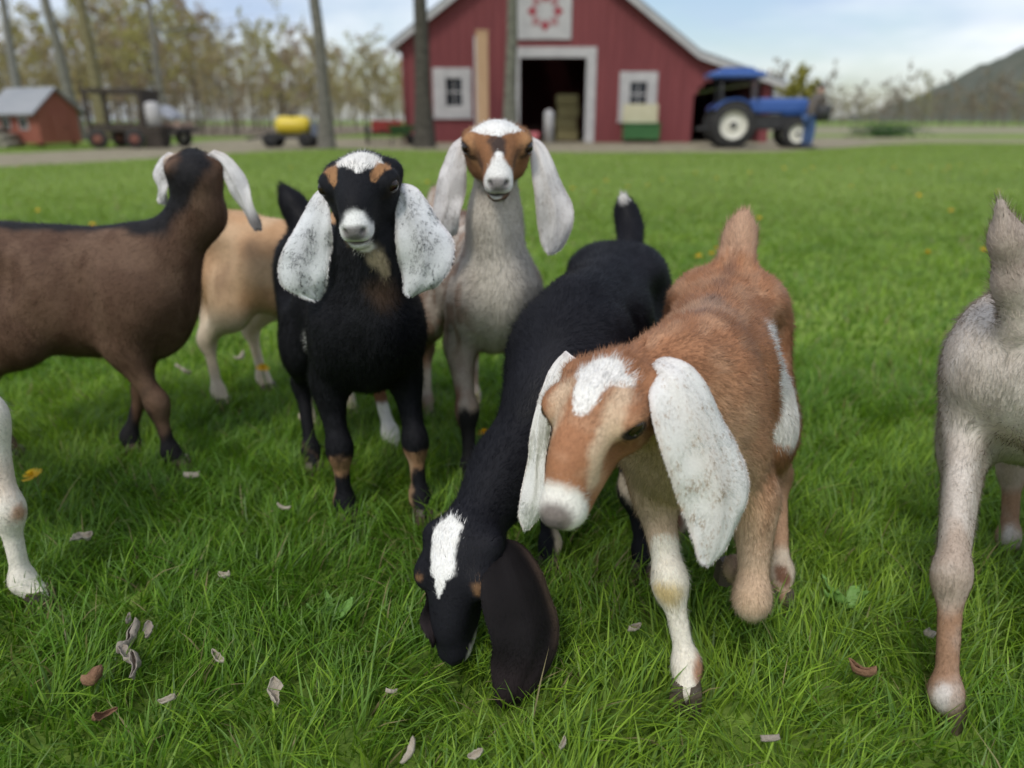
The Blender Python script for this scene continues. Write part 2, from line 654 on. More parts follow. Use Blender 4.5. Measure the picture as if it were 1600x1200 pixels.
class Goat:
    """coordinates inside: x forward, y to the goat's left, z up; the root Empty carries place and turn"""
    def __init__(s, name, withers, facing, scale=1.0, h=0.0038):
        s.name = name
        s.sc = scale
        s.yaw = math.atan2(facing[1], facing[0])
        s.Rm = rotz(s.yaw)
        w = np.array([withers[0], withers[1], 0.0])
        s.org = w - s.Rm @ np.array([0.13 * scale, 0, 0])
        s.h = h
        s.hfine = h * 0.62
        s.J = {}
        sc = scale
        for sd, n_ in ((1, 'L'), (-1, 'R')):
            s.J['F' + n_] = [np.array(v) * sc for v in ((0.150, sd * 0.060, 0.37), (0.118, sd * 0.070, 0.275), (0.150, sd * 0.064, 0.158), (0.148, sd * 0.062, 0.048), (0.166, sd * 0.062, 0.012))]
            s.J['H' + n_] = [np.array(v) * sc for v in ((-0.190, sd * 0.055, 0.40), (-0.115, sd * 0.080, 0.285), (-0.250, sd * 0.060, 0.180), (-0.232, sd * 0.058, 0.050), (-0.212, sd * 0.058, 0.012))]
        s.depth = 1.0
        s.fat = 1.0
        s.neck_r = (0.070, 0.048)
        s.tail = None
        s.neck_mid = None
        s.mz = 1.0
        s.tail_r = 1.0
        s.brisket = 1.0
        s.neck_base = np.array([0.185, 0, 0.415]) * sc

    def loc(s, p):
        return (np.asarray(p, float) - s.org) @ s.Rm

    def vec(s, v):
        return np.asarray(v, float) @ s.Rm

    def foot(s, leg, world, lift=0.0):
        """put a foot where the photograph has it; the joints above follow by degrees"""
        j = s.J[leg]
        off = s.loc((world[0], world[1], 0)) - j[4]
        off[2] = lift
        for i, w in enumerate((0.0, 0.22, 0.62, 0.95, 1.0)):
            j[i] = j[i] + off * w

    def head(s, eye_mid, yaw, pitch, roll=0.0, scale=1.0):
        """eye_mid in the world; yaw from facing the camera (-Y) towards +X, pitch down"""
        y_, p_ = R(yaw), R(pitch)
        f = np.array([math.sin(y_) * math.cos(p_), -math.cos(y_) * math.cos(p_), -math.sin(p_)])
        side = nrm(np.cross([0, 0, 1.0], f))          # the goat's left
        up = np.cross(f, side)
        r_ = R(roll)
        side, up = side * math.cos(r_) + up * math.sin(r_), up * math.cos(r_) - side * math.sin(r_)
        s.hs = scale
        s.hp = s.loc(eye_mid)
        s.hf = np.array([s.vec(f), s.vec(side), s.vec(up)])   # rows: forward, left, up
        s.eye_w = eye_mid

    def H(s, x, y, z):
        if x > 0:
            x = x * s.mz
        return s.hp + s.hs * (np.array([x, y, z]) @ s.hf)

    def build_field(s):
        sc = s.sc
        pts = [s.H(-0.16, 0, 0.1), s.H(0.2, 0, 0), s.H(0, 0.1, -0.09), s.H(0, -0.1, -0.09), np.array([-0.36 * sc, -0.15 * sc, 0]), np.array([0.33 * sc, 0.15 * sc, 0.56 * sc])]
        for j in s.J.values():
            pts += [q - 0.05 for q in j] + [q + 0.05 for q in j]
        if s.tail is not None:
            pts += [t - 0.05 for t in s.tail] + [t + 0.05 for t in s.tail]
        pts = np.array(pts)
        lo, hi = pts.min(0) - 0.03, pts.max(0) + 0.03
        lo[2] = max(lo[2], -0.01)
        hd = np.array([s.H(x_, y_, z_) for x_ in (-0.07, 0.145) for y_ in (-0.065, 0.065) for z_ in (-0.055, 0.045)])
        F = Field(lo, hi, s.h, hd.min(0), hd.max(0), s.hfine)
        y = np.array([0, 1.0, 0])
        ft, dp = s.fat, s.depth
        def e(c, r, k=0.05):
            F.ell(np.array(c) * sc, np.array(r) * sc, k * sc)
        # trunk
        e((0.135, 0, 0.372 - 0.02 * (dp - 1)), (0.115, 0.082 * ft, 0.118 * dp))
        e((0.03, 0, 0.372 - 0.04 * (dp - 1)), (0.165, 0.094 * ft, 0.112 * dp))
        e((-0.075, 0, 0.378 - 0.05 * (dp - 1)), (0.15, 0.098 * ft, 0.108 * dp))
        e((-0.16, 0, 0.405), (0.12, 0.080 * ft, 0.088))
        e((-0.215, 0, 0.412), (0.082, 0.068 * ft, 0.078))
        F.cone(np.array((0.12, 0, 0.462)) * sc, np.array((-0.19, 0, 0.472)) * sc, 0.026 * sc, 0.026 * sc, 0.04 * sc)
        if s.brisket:
            e((0.225, 0, 0.345), (0.045, 0.05, 0.06), 0.06)   # brisket
        # neck
        nb = s.neck_base
        poll = s.H(-0.058, 0, -0.026)
        r0, r1 = s.neck_r
        if s.neck_mid is None:
            F.cone(nb, poll, r0 * sc, r1 * sc, 0.07 * sc, y, 0.82)
        else:
            rm = 0.45 * r0 + 0.55 * r1
            F.cone(nb, s.neck_mid, r0 * sc, rm * sc, 0.07 * sc, y, 0.82)
            F.cone(s.neck_mid, poll, rm * sc, r1 * sc, 0.04 * sc, y, 0.85)
        # legs
        for n_, j in s.J.items():
            a, b, c, d, h_ = j
            if n_[0] == 'F':
                F.cone(a, b, 0.060 * sc, 0.036 * sc, 0.045 * sc, y, 0.62)
                F.cone(b, c, 0.031 * sc, 0.0185 * sc, 0.03 * sc, y, 0.9)
                F.ell(c + np.array((0.003, 0, -0.002)) * sc, np.array((0.0205, 0.0212, 0.030)) * sc, 0.02 * sc)
            else:
                F.cone(a, b, 0.088 * sc, 0.060 * sc, 0.05 * sc, y, 0.52)
                F.cone(b, c, 0.042 * sc, 0.0175 * sc, 0.035 * sc, y, 0.75)
                F.cone(a + np.array((-0.045, 0, -0.08)) * sc, c + np.array((-0.010, 0, 0.012)) * sc, 0.03 * sc, 0.012 * sc, 0.035 * sc, y, 0.7)
                F.ell(c + np.array((-0.004, 0, 0.0)) * sc, np.array((0.021, 0.0175, 0.027)) * sc, 0.022 * sc)
            F.cone(c, d, 0.0152 * sc, 0.0130 * sc, 0.02 * sc)
            F.ell(d, np.array((0.0165, 0.0168, 0.021)) * sc, 0.018 * sc)
            F.cone(d, h_ + np.array((0, 0, 0.014)) * sc, 0.0145 * sc, 0.0165 * sc, 0.016 * sc)
        # hollows behind the shoulder and at the flank, hip bones
        for sd in (1, -1):
            F.ell(np.array((0.062, sd * 0.118 * ft, 0.40)) * sc, np.array((0.020, 0.026, 0.070)) * sc, 0.05 * sc, None, True)
            F.ell(np.array((-0.118, sd * 0.116 * ft, 0.415)) * sc, np.array((0.040, 0.030, 0.036)) * sc, 0.05 * sc, None, True)
            F.ell(np.array((-0.155, sd * 0.062 * ft, 0.458)) * sc, np.array((0.022, 0.015, 0.015)) * sc, 0.035 * sc)
            F.ell(np.array((0.150, sd * 0.072 * ft, 0.345)) * sc, np.array((0.030, 0.020, 0.034)) * sc, 0.035 * sc)
        # tail
        if s.tail is not None:
            r_ = [0.026, 0.0215, 0.0175, 0.008]
            for i in range(len(s.tail) - 1):
                F.cone(s.tail[i], s.tail[i + 1], r_[i] * sc * s.tail_r, r_[i + 1] * sc * s.tail_r, 0.03 * sc)
        # head
        fr, q = s.hf, s.hs
        def he(c, r, k=0.02, carve=False):
            F.ell(s.H(*c), np.array(r) * q, k * q, fr, carve)
        def hc(a, b, ra, rb, k=0.02, sq=1.0):
            F.cone(s.H(*a), s.H(*b), ra * q, rb * q, k * q, fr[1], sq)
        he((-0.034, 0, -0.012), (0.050, 0.052, 0.043), 0.03)
        he((-0.006, 0, 0.008), (0.046, 0.053, 0.028), 0.025)
        hc((-0.005, 0, -0.008), (0.098, 0, -0.019), 0.040, 0.0205, 0.02, 0.92)
        hc((0.005, 0, 0.018), (0.088, 0, 0.000), 0.022, 0.0185, 0.03)
        he((0.045, 0, 0.016), (0.045, 0.023, 0.018), 0.025)          # roman nose
        he((0.114, 0, -0.012), (0.022, 0.0205, 0.0180), 0.016)
        hc((-0.045, 0, -0.038), (0.088, 0, -0.043), 0.029, 0.0145, 0.025, 1.15)
        he((0.103, 0, -0.043), (0.018, 0.0165, 0.0125), 0.012)
        for sd in (1, -1):
            he((0.006, sd * 0.047, 0.012), (0.024, 0.018, 0.020), 0.016)     # orbit
            he((-0.018, sd * 0.035, -0.024), (0.040, 0.020, 0.031), 0.025)   # cheek
            he((0.110, sd * 0.0125, -0.023), (0.017, 0.0105, 0.0130), 0.012)  # lip pad
            he((-0.050, sd * 0.047, 0.000), (0.018, 0.018, 0.016), 0.02)     # ear root
            he((0.0215, sd * 0.0625, 0.0105), (0.0125, 0.0125, 0.0068), 0.004, True)   # eye opening
            he((0.1335, sd * 0.0145, -0.0095), (0.007, 0.0040, 0.0042), 0.004, True)   # nostril
        he((0.126, 0, -0.0350), (0.022, 0.030, 0.0026), 0.004, True)         # mouth line
        return F

    def build(s, label, coat, ears, hair=60000, group=None, flen=1.0, eyes=(1, 1), hwid=0.0008):
        root = empty('goat', s.org, s.yaw)
        tag(root, label, 'goat', group)
        F = s.build_field()
        V, Q = F.surface(2)
        me = mesh_np('body', V, Q)
        put_colour(me, np.clip(coat(s, V), 0.003, 0.9))
        body = link('body', me, M_COAT, root)
        N, A = quad_normals(V, Q)
        # eyes
        for sd, on in ((1, eyes[0]), (-1, eyes[1])):
            if not on:
                continue
            e_ = MB()
            bmesh.ops.create_uvsphere(e_.bm, u_segments=20, v_segments=12, radius=0.0142 * s.hs)
            for f_ in e_.bm.faces:
                f_.smooth = True
            eo = e_.build('eye', M_EYE, root)
            out_ = nrm(s.hf[1] * sd + s.hf[0] * 0.55)
            m = np.array([np.cross(out_, s.hf[2]), out_, s.hf[2]])
            M4 = Matrix.Identity(4)
            for i in range(3):
                for k in range(3):
                    M4[i][k] = m[k][i]
            pos = s.hp + s.hs * (np.array((0.0125, sd * 0.0505, 0.0105)) @ s.hf)
            M4.translation = Vector(pos)
            eo.matrix_local = M4
        # hooves
        for j in s.J.values():
            d, h_ = j[3], j[4]
            hb = MB()
            ax = nrm((h_ - d) * np.array((1, 1, 0)) + np.array((0.012, 0, 0)))
            lat = np.array((-ax[1], ax[0], 0))
            for sd in (1, -1):
                rings = []
                for zz, fw, bw, wd in ((-0.012, 0.028, 0.015, 0.0135), (0.016, 0.020, 0.015, 0.0125), (0.026, 0.012, 0.010, 0.009)):
                    c0 = h_ + lat * sd * 0.0102 * s.sc
                    rings.append([c0 + s.sc * (ax * u_ + lat * v_ + np.array((0, 0, zz))) for u_, v_ in ((fw, -sd * 0.004), (fw * 0.5, wd * 0.8), (-bw * 0.6, wd * 0.8), (-bw, 0), (-bw * 0.6, -wd * 0.8), (fw * 0.5, -wd * 0.8))])
                bv = [[hb.bm.verts.new(tuple(p_)) for p_ in r_] for r_ in rings]
                for i in range(2):
                    for k in range(6):
                        hb.bm.faces.new((bv[i][k], bv[i][(k + 1) % 6], bv[i + 1][(k + 1) % 6], bv[i + 1][k]))
                hb.bm.faces.new(bv[0][::-1])
                hb.bm.faces.new(bv[2])
            hb.build('hoof', M_HOOF, root)
        # ears
        g = np.random.default_rng(len(label))
        for ed in ears:
            s.ear(root, ed, g, hair)
        # fur
        if not QUICK and hair:
            q, w = sample_quads(V, Q, A, hair, g)
            rt = sum(w[k] * V[q[:, k]] for k in range(4))
            nn = sum(w[k] * N[q[:, k]] for k in range(4))
            nn /= np.linalg.norm(nn, axis=1, keepdims=True) + 1e-9
            fl, ln = s.flow(rt, nn)
            keep = ln > 0
            rt, nn, fl, ln = rt[keep], nn[keep], fl[keep], ln[keep]
            fd = fl / (np.linalg.norm(fl, axis=1, keepdims=True) + 1e-9)
            c = coat(s, rt - fd * (g.random((len(rt), 1)) ** 2 * 0.009) + g.normal(0, 0.0012, rt.shape))
            c = c * (0.72 + 0.56 * g.random((len(c), 1))) * (0.82 + 0.36 * vnoise(rt, 80, 9)[:, None])
            fm = fur_mesh('fur', rt, nn, fl, ln * flen, hwid, c, seed=hair)
            link('fur', fm, M_FUR, body)
        return root

    def flow(s, p, nn):
        sc = s.sc
        acc = np.zeros_like(p)
        ln = np.zeros(len(p))
        wt = np.zeros(len(p))
        segs = [((0.16, 0, 0.40), (-0.25, 0, 0.41), np.array((-1, 0, -0.45)), 0.0125, 0.10)]
        segs = [(np.array(a) * sc, np.array(b) * sc, f, l_, r_ * sc) for a, b, f, l_, r_ in segs]
        poll = s.H(-0.06, 0, -0.012)
        nm = s.neck_mid if s.neck_mid is not None else (s.neck_base + poll) / 2
        segs.append((s.neck_base, nm, nrm(s.neck_base - nm) + np.array((0, 0, -0.3)), 0.012, 0.055 * sc))
        segs.append((nm, poll, nrm(nm - poll) + np.array((0, 0, -0.2)), 0.010, 0.05 * sc))
        for n_, j in s.J.items():
            for i in range(4):
                segs.append((j[i], j[i + 1], nrm(j[i + 1] - j[i]), (0.011, 0.008, 0.006, 0.007)[i], (0.05, 0.03, 0.017, 0.017)[i] * sc))
        if s.tail is not None:
            segs.append((s.tail[0], s.tail[-1], nrm(s.tail[-1] - s.tail[0]), 0.015, 0.02 * sc))
        segs.append((s.H(-0.06, 0, 0.02), s.H(-0.01, 0, 0.02), -s.hf[0] - 0.2 * s.hf[2], 0.009, 0.045 * s.hs))
        segs.append((s.H(0.01, 0, 0.0), s.H(0.11, 0, -0.015), -s.hf[0] * 0.9, 0.0042, 0.035 * s.hs))
        segs.append((s.H(-0.04, 0, -0.04), s.H(0.09, 0, -0.045), -s.hf[0], 0.005, 0.025 * s.hs))
        for a, b, f, l_, r_ in segs:
            ba = b - a
            t = np.clip(((p - a) @ ba) / (ba @ ba + 1e-9), 0, 1)
            d = np.maximum(np.linalg.norm(p - a - t[:, None] * ba, axis=1) - r_, 0)
            w = np.exp(-d / 0.012) + 1e-6
            acc += w[:, None] * f
            ln += w * l_
            wt += w
        ln /= wt
        # bare places: eye openings, nose leather
        ql = ((p - s.hp) @ s.hf.T) / s.hs
        ql[:, 0] = np.where(ql[:, 0] > 0, ql[:, 0] / s.mz, ql[:, 0])
        for sd in (1, -1):
            de = np.linalg.norm((ql - np.array((0.0195, sd * 0.059, 0.0105))) / np.array((0.0155, 0.0155, 0.0100)), axis=1)
            ln[de < 1.0] = 0
        dn = np.linalg.norm((ql - np.array((0.137, 0, -0.012))) / np.array((0.013, 0.02, 0.014)), axis=1)
        ln[dn < 1.0] = 0
        ln[(ql[:, 0] > 0.088) & (np.abs(ql[:, 2] + 0.035) < 0.005)] = 0
        ln[p[:, 2] < 0.012] = 0
        return acc, ln

    def plain_ears(s, col, hair=2500):
        """a pair of ears hanging beside the head, for goats whose head the photograph does not show"""
        out = []
        fw = s.Rm @ s.hf[0]
        fw = nrm(fw * np.array((1, 1, 0)))
        for sd in (1, -1):
            b = s.org + s.Rm @ s.H(-0.050, sd * 0.050, 0.004)
            o_ = s.Rm @ (s.hf[1] * sd)
            L, Rr = [], []
            for t, w in ((0, 0.012), (0.15, 0.024), (0.35, 0.036), (0.6, 0.045), (0.8, 0.040), (0.93, 0.024), (1.0, 0.008)):
                c = b + o_ * (0.012 + 0.045 * t ** 0.6) + np.array((0, 0, -0.20)) * t
                L.append(c - fw * w)
                Rr.append(c + fw * w)
            out.append(dict(w=(L, Rr), col=col, hair=hair))
        return out

    def ear(s, root, ed, g, hair):
        """ed: two edges from root to tip in photograph points with distances, an arch and a colour function"""
        Lp, Rp = ed['w'] if 'w' in ed else ([P(*q) for q in ed['l']], [P(*q) for q in ed['r']])
        nu, nv = 34, 15
        def res(pts, n):
            pts = np.array(pts)
            pts = np.vstack([2 * pts[0] - pts[1], pts, 2 * pts[-1] - pts[-2]])
            dd = np.linalg.norm(np.diff(pts[1:-1], axis=0), axis=1)
            cum = np.concatenate([[0], np.cumsum(dd)]) / dd.sum()
            out = []
            for t in np.linspace(0, 1, n):
                i = min(np.searchsorted(cum, t, 'right') - 1, len(dd) - 1)
                u_ = (t - cum[i]) / (cum[i + 1] - cum[i] + 1e-9)
                a, b, c, d = pts[i], pts[i + 1], pts[i + 2], pts[i + 3]
                out.append(0.5 * (2 * b + (c - a) * u_ + (2 * a - 5 * b + 4 * c - d) * u_ ** 2 + (3 * b - a - 3 * c + d) * u_ ** 3))
            return np.array(out)
        A, B = res(Lp, nu), res(Rp, nu)
        u_ = np.linspace(0, 1, nu)[:, None]
        v_ = np.linspace(0, 1, nv)[None, :]
        grid = A[:, None] * (1 - v_[..., None]) + B[:, None] * v_[..., None]
        ac = np.gradient(grid, axis=1)
        dn = np.gradient(grid, axis=0)
        nn = np.cross(ac, dn)
        nn /= np.linalg.norm(nn, axis=2, keepdims=True) + 1e-9
        mid = grid[nu // 2, nv // 2]
        tocam = np.array((0, 0, CAM_H)) - mid
        if np.dot(nn[nu // 2, nv // 2], tocam) < 0:
            nn = -nn
        wid = np.linalg.norm(B - A, axis=1)[:, None]
        arch = ed.get('arch', 0.16) * wid * np.sin(np.pi * v_) * (0.4 + 0.6 * np.sin(np.pi * np.clip(u_ * 0.9 + 0.05, 0, 1)))
        vein = 0.0012 * np.sin(v_ * 14 + 3 * u_) * np.sin(np.pi * v_) + 0.0022 * (vnoise(grid.reshape(-1, 3), 45, 5).reshape(nu, nv) - 0.5)
        wave = 0.0045 * np.sin(u_ * 8.5 + 1.7) * (2 * v_ - 1) ** 2 * np.sign(v_ - 0.5) + 0.003 * np.sin(u_ * 15 + 4 * v_) * np.abs(2 * v_ - 1)
        vein = vein + 0.0016 * np.exp(-((v_ - 0.42 - 0.1 * u_) / 0.05) ** 2) + 0.0012 * np.exp(-((v_ - 0.68 + 0.1 * u_) / 0.04) ** 2)
        grid = grid + nn * (arch + vein + wave * np.clip(u_ * 3, 0, 1))[..., None]
        th = ed.get('th', 0.0028) * (np.sin(np.pi * np.clip(v_, 0.0, 1.0)) ** 0.5 * np.clip((1 - u_) * 6, 0.05, 1) ** 0.5 + 0.12)
        front = grid + nn * th[..., None] * 0.5
        back = grid - nn * th[..., None] * 0.5
        V = np.concatenate([front.reshape(-1, 3), back.reshape(-1, 3)])
        def id_(i, j, b):
            return b * nu * nv + i * nv + j
        Q = []
        for i in range(nu - 1):
            for j in range(nv - 1):
                Q.append((id_(i, j, 0), id_(i, j + 1, 0), id_(i + 1, j + 1, 0), id_(i + 1, j, 0)))
                Q.append((id_(i, j, 1), id_(i + 1, j, 1), id_(i + 1, j + 1, 1), id_(i, j + 1, 1)))
            Q.append((id_(i, 0, 0), id_(i + 1, 0, 0), id_(i + 1, 0, 1), id_(i, 0, 1)))
            Q.append((id_(i, nv - 1, 0), id_(i, nv - 1, 1), id_(i + 1, nv - 1, 1), id_(i + 1, nv - 1, 0)))
        for j in range(nv - 1):
            Q.append((id_(0, j, 0), id_(0, j, 1), id_(0, j + 1, 1), id_(0, j + 1, 0)))
            Q.append((id_(nu - 1, j, 0), id_(nu - 1, j + 1, 0), id_(nu - 1, j + 1, 1), id_(nu - 1, j, 1)))
        Q = np.array(Q)
        uv = np.stack([np.broadcast_to(u_, (nu, nv)).ravel(), np.broadcast_to(v_, (nu, nv)).ravel()], 1)
        uv2 = np.concatenate([uv, uv])
        N, Ar = quad_normals(V, Q)
        # outward check
        if np.mean(np.sum(N[:nu * nv] * nn.reshape(-1, 3), 1)) < 0:
            Q = Q[:, ::-1]
            N = -N
        Vl = np.array([s.loc(v) for v in V]) if False else (V - s.org) @ s.Rm
        me = mesh_np('ear', Vl, Q)
        put_colour(me, np.clip(ed['col'](uv2, V), 0.003, 0.9))
        eo = link('ear', me, M_EAR, root)
        if not QUICK and hair:
            n = int(ed.get('hair', 14000))
            q, w = sample_quads(V, Q, Ar, n, g)
            rt = sum(w[k] * V[q[:, k]] for k in range(4))
            no = sum(w[k] * N[q[:, k]] for k in range(4))
            no /= np.linalg.norm(no, axis=1, keepdims=True) + 1e-9
            uvs = sum(w[k] * uv2[q[:, k]] for k in range(4))
            ax = (A + B) / 2
            fl = ax[np.clip((uvs[:, 0] * (nu - 1)).astype(int) + 1, 0, nu - 1)] - ax[np.clip((uvs[:, 0] * (nu - 1)).astype(int), 0, nu - 2)]
            fl = fl + (uvs[:, 1:2] - 0.5) * 0.5 * (B - A)[np.clip((uvs[:, 0] * (nu - 1)).astype(int), 0, nu - 1)] * 0.2
            c = ed['col'](uvs, rt, True)
            c = c * (0.85 + 0.3 * g.random((n, 1)))
            fm = fur_mesh('fur', (rt - s.org) @ s.Rm, no @ s.Rm, fl @ s.Rm, np.full(n, 0.0042), 0.0007, c, lift=0.14, rnd=0.15, seed=n)
            link('fur', fm, M_FUR, eo)
        return eo


def ear_plain(base, dark=None, amt=0.0, freq=420):
    """white ear with darker flecks along its middle; dark=None for a plain ear"""
    base = np.asarray(base, float)

    def f(uv, p, fine=False):
        c = np.tile(base, (len(uv), 1)) * (0.86 + 0.22 * vnoise(p, 26, 8))[:, None]
        ed_ = sstep(0.80, 1.0, np.abs(2 * uv[:, 1] - 1))[:, None] * 0.35 + sstep(0.25, 0.0, uv[:, 0])[:, None] * 0.25
        c = c * (1 - ed_) + c * np.array((0.92, 0.76, 0.70)) * ed_
        if dark is not None:
            m = np.exp(-((uv[:, 1] - 0.5) / 0.26) ** 2) * np.exp(-((uv[:, 0] - 0.55) / 0.30) ** 2)
            nz = vnoise(p * np.array((1, 1, 0.5)), freq, 3) * 0.8 + vnoise(p, freq * 0.3, 4) * 0.2
            thr = 0.70 - 0.30 * np.clip(amt * (m + 0.12), 0, 1)
            k = 0.95 * sstep(thr - 0.03, thr + 0.03, nz) if fine else 0.8 * np.clip(amt * m, 0, 1) * 0.45
            c = c * (1 - k[:, None]) + np.asarray(dark) * k[:, None]
        return c
    return f


# ------------------------------------------------------------------ ground, lane, hill
def ground_mat():
    m, n, l, b, out = mat_new('meadow')
    t = n.new('ShaderNodeTexCoord')
    a = n.new('ShaderNodeTexNoise')
    a.inputs['Scale'].default_value = 0.35
    a.inputs['Detail'].default_value = 6
    a.inputs['Roughness'].default_value = 0.65
    c = n.new('ShaderNodeTexNoise')
    c.inputs['Scale'].default_value = 9
    c.inputs['Detail'].default_value = 5
    l.new(t.outputs['Object'], a.inputs['Vector'])
    l.new(t.outputs['Object'], c.inputs['Vector'])
    r1 = n.new('ShaderNodeValToRGB')
    r1.color_ramp.elements[0].position = 0.35
    r1.color_ramp.elements[0].color = (0.150, 0.235, 0.045, 1)
    r1.color_ramp.elements[1].position = 0.68
    r1.color_ramp.elements[1].color = (0.250, 0.345, 0.080, 1)
    r2 = n.new('ShaderNodeValToRGB')
    r2.color_ramp.elements[0].position = 0.3
    r2.color_ramp.elements[0].color = (0.55, 0.55, 0.5, 1)
    r2.color_ramp.elements[1].position = 0.7
    r2.color_ramp.elements[1].color = (1.15, 1.15, 1.0, 1)
    l.new(a.outputs['Fac'], r1.inputs['Fac'])
    l.new(c.outputs['Fac'], r2.inputs['Fac'])
    mx = n.new('ShaderNodeMix')
    mx.data_type = 'RGBA'
    mx.blend_type = 'MULTIPLY'
    mx.inputs['Factor'].default_value = 1
    l.new(r1.outputs['Color'], mx.inputs['A'])
    l.new(r2.outputs['Color'], mx.inputs['B'])
    l.new(mx.outputs['Result'], b.inputs['Base Color'])
    b.inputs['Roughness'].default_value = 0.9
    b.inputs['Specular IOR Level'].default_value = 0.1
    bp = n.new('ShaderNodeBump')
    bp.inputs['Strength'].default_value = 0.6
    bp.inputs['Distance'].default_value = 0.05
    l.new(c.outputs['Fac'], bp.inputs['Height'])
    l.new(bp.outputs['Normal'], b.inputs['Normal'])
    return m


gr = MB().face([(-1500, -60, 0), (1500, -60, 0), (1500, 2500, 0), (-1500, 2500, 0)]).build('ground', ground_mat())
structure(gr)

LANE_LO = [(-500, 282), (0, 262), (150, 254), (300, 244), (420, 237), (520, 233), (700, 236), (900, 239), (1200, 238), (1300, 232), (1400, 226), (1500, 221), (1600, 219)]
LANE_HI = [(-500, 246), (0, 241), (150, 234), (250, 228), (330, 220), (420, 216), (520, 216), (620, 216), (900, 214), (1200, 214), (1400, 215), (1500, 216), (1600, 217)]
lane_lo = [G(a, b)[:2] for a, b in LANE_LO]
lane_hi = [G(a, b)[:2] for a, b in LANE_HI]
M_GRAVEL = noise_mat('gravel', (0.21, 0.18, 0.115), (0.33, 0.29, 0.20), 2.5, 0.95, 0.5, 8, None, 0, 0.2, 60)
lm = MB()
lo_i = [lane_lo[0]]


def along(poly, n):
    poly = np.array(poly)
    d = np.concatenate([[0], np.cumsum(np.linalg.norm(np.diff(poly, axis=0), axis=1))])
    t = np.linspace(0, d[-1], n)
    return np.stack([np.interp(t, d, poly[:, 0]), np.interp(t, d, poly[:, 1])], 1)


NL = 60
A_, B_ = along(lane_lo, NL), along(lane_hi, NL)
wob = np.array([vnoise(np.array([[i * 0.37, 0.1, 0.2], [i * 0.41, 3.1, 0.2]]), 1.0, 3) - 0.5 for i in range(NL)])
A_[:, 1] += wob[:, 0] * 0.5
va = [lm.bm.verts.new((x, y, 0.004)) for x, y in A_]
vb = [lm.bm.verts.new((x, y, 0.004)) for x, y in B_]
for i in range(NL - 1):
    lm.bm.faces.new((va[i], va[i + 1], vb[i + 1], vb[i]))
structure(lm.build('gravel_lane', M_GRAVEL))
LANE_POLY = np.concatenate([A_, B_[::-1]])


def inside(poly, x, y):
    r_ = np.zeros(len(x), bool)
    j = len(poly) - 1
    for i in range(len(poly)):
        xi, yi = poly[i]
        xj, yj = poly[j]
        c = ((yi > y) != (yj > y)) & (x < (xj - xi) * (y - yi) / (yj - yi + 1e-12) + xi)
        r_ ^= c
        j = i
    return r_


fw = MB()
fw.face([(12, 44, 0.004), (140, 52, 0.004), (170, 110, 0.004), (10, 100, 0.004)])
structure(fw.build('fallow_field', noise_mat('fallow', (0.22, 0.21, 0.115), (0.28, 0.25, 0.15), 0.15, 0.95)))
ds = MB()
ds.face([(13.5, 27.2, 0.008), (26, 24.5, 0.008), (40, 27, 0.008), (40, 34, 0.008), (14, 33, 0.008)])
structure(ds.build('dirt_path', noise_mat('dirt', (0.20, 0.215, 0.08), (0.27, 0.24, 0.13), 0.4, 0.95)))

# the wooded hill
nx, ny = 150, 60
hx = np.linspace(20, 900, nx)
hy = np.linspace(260, 700, ny)
HX, HY = np.meshgrid(hx, hy, indexing='ij')
ridge = 74 * sstep(250, 425, HX + 0.1 * (HY - 400)) * np.exp(-((HY - 480) / 140) ** 2)
pp = np.stack([HX.ravel(), HY.ravel(), np.zeros(HX.size)], 1)
HZ = ridge * (0.85 + 0.3 * vnoise(pp, 0.02, 5).reshape(HX.shape)) + (6 * vnoise(pp, 0.11, 6) + 3 * vnoise(pp, 0.35, 7)).reshape(HX.shape) * sstep(2, 12, ridge) - 0.4
idx = np.arange(nx * ny).reshape(nx, ny)
hq = np.stack([idx[:-1, :-1].ravel(), idx[1:, :-1].ravel(), idx[1:, 1:].ravel(), idx[:-1, 1:].ravel()], 1)
structure(link('hill', mesh_np('hill', np.stack([HX.ravel(), HY.ravel(), HZ.ravel()], 1), hq), noise_mat('wooded_hill', (0.065, 0.078, 0.052), (0.125, 0.125, 0.095), 0.09, 0.95, 0.8, 8)))


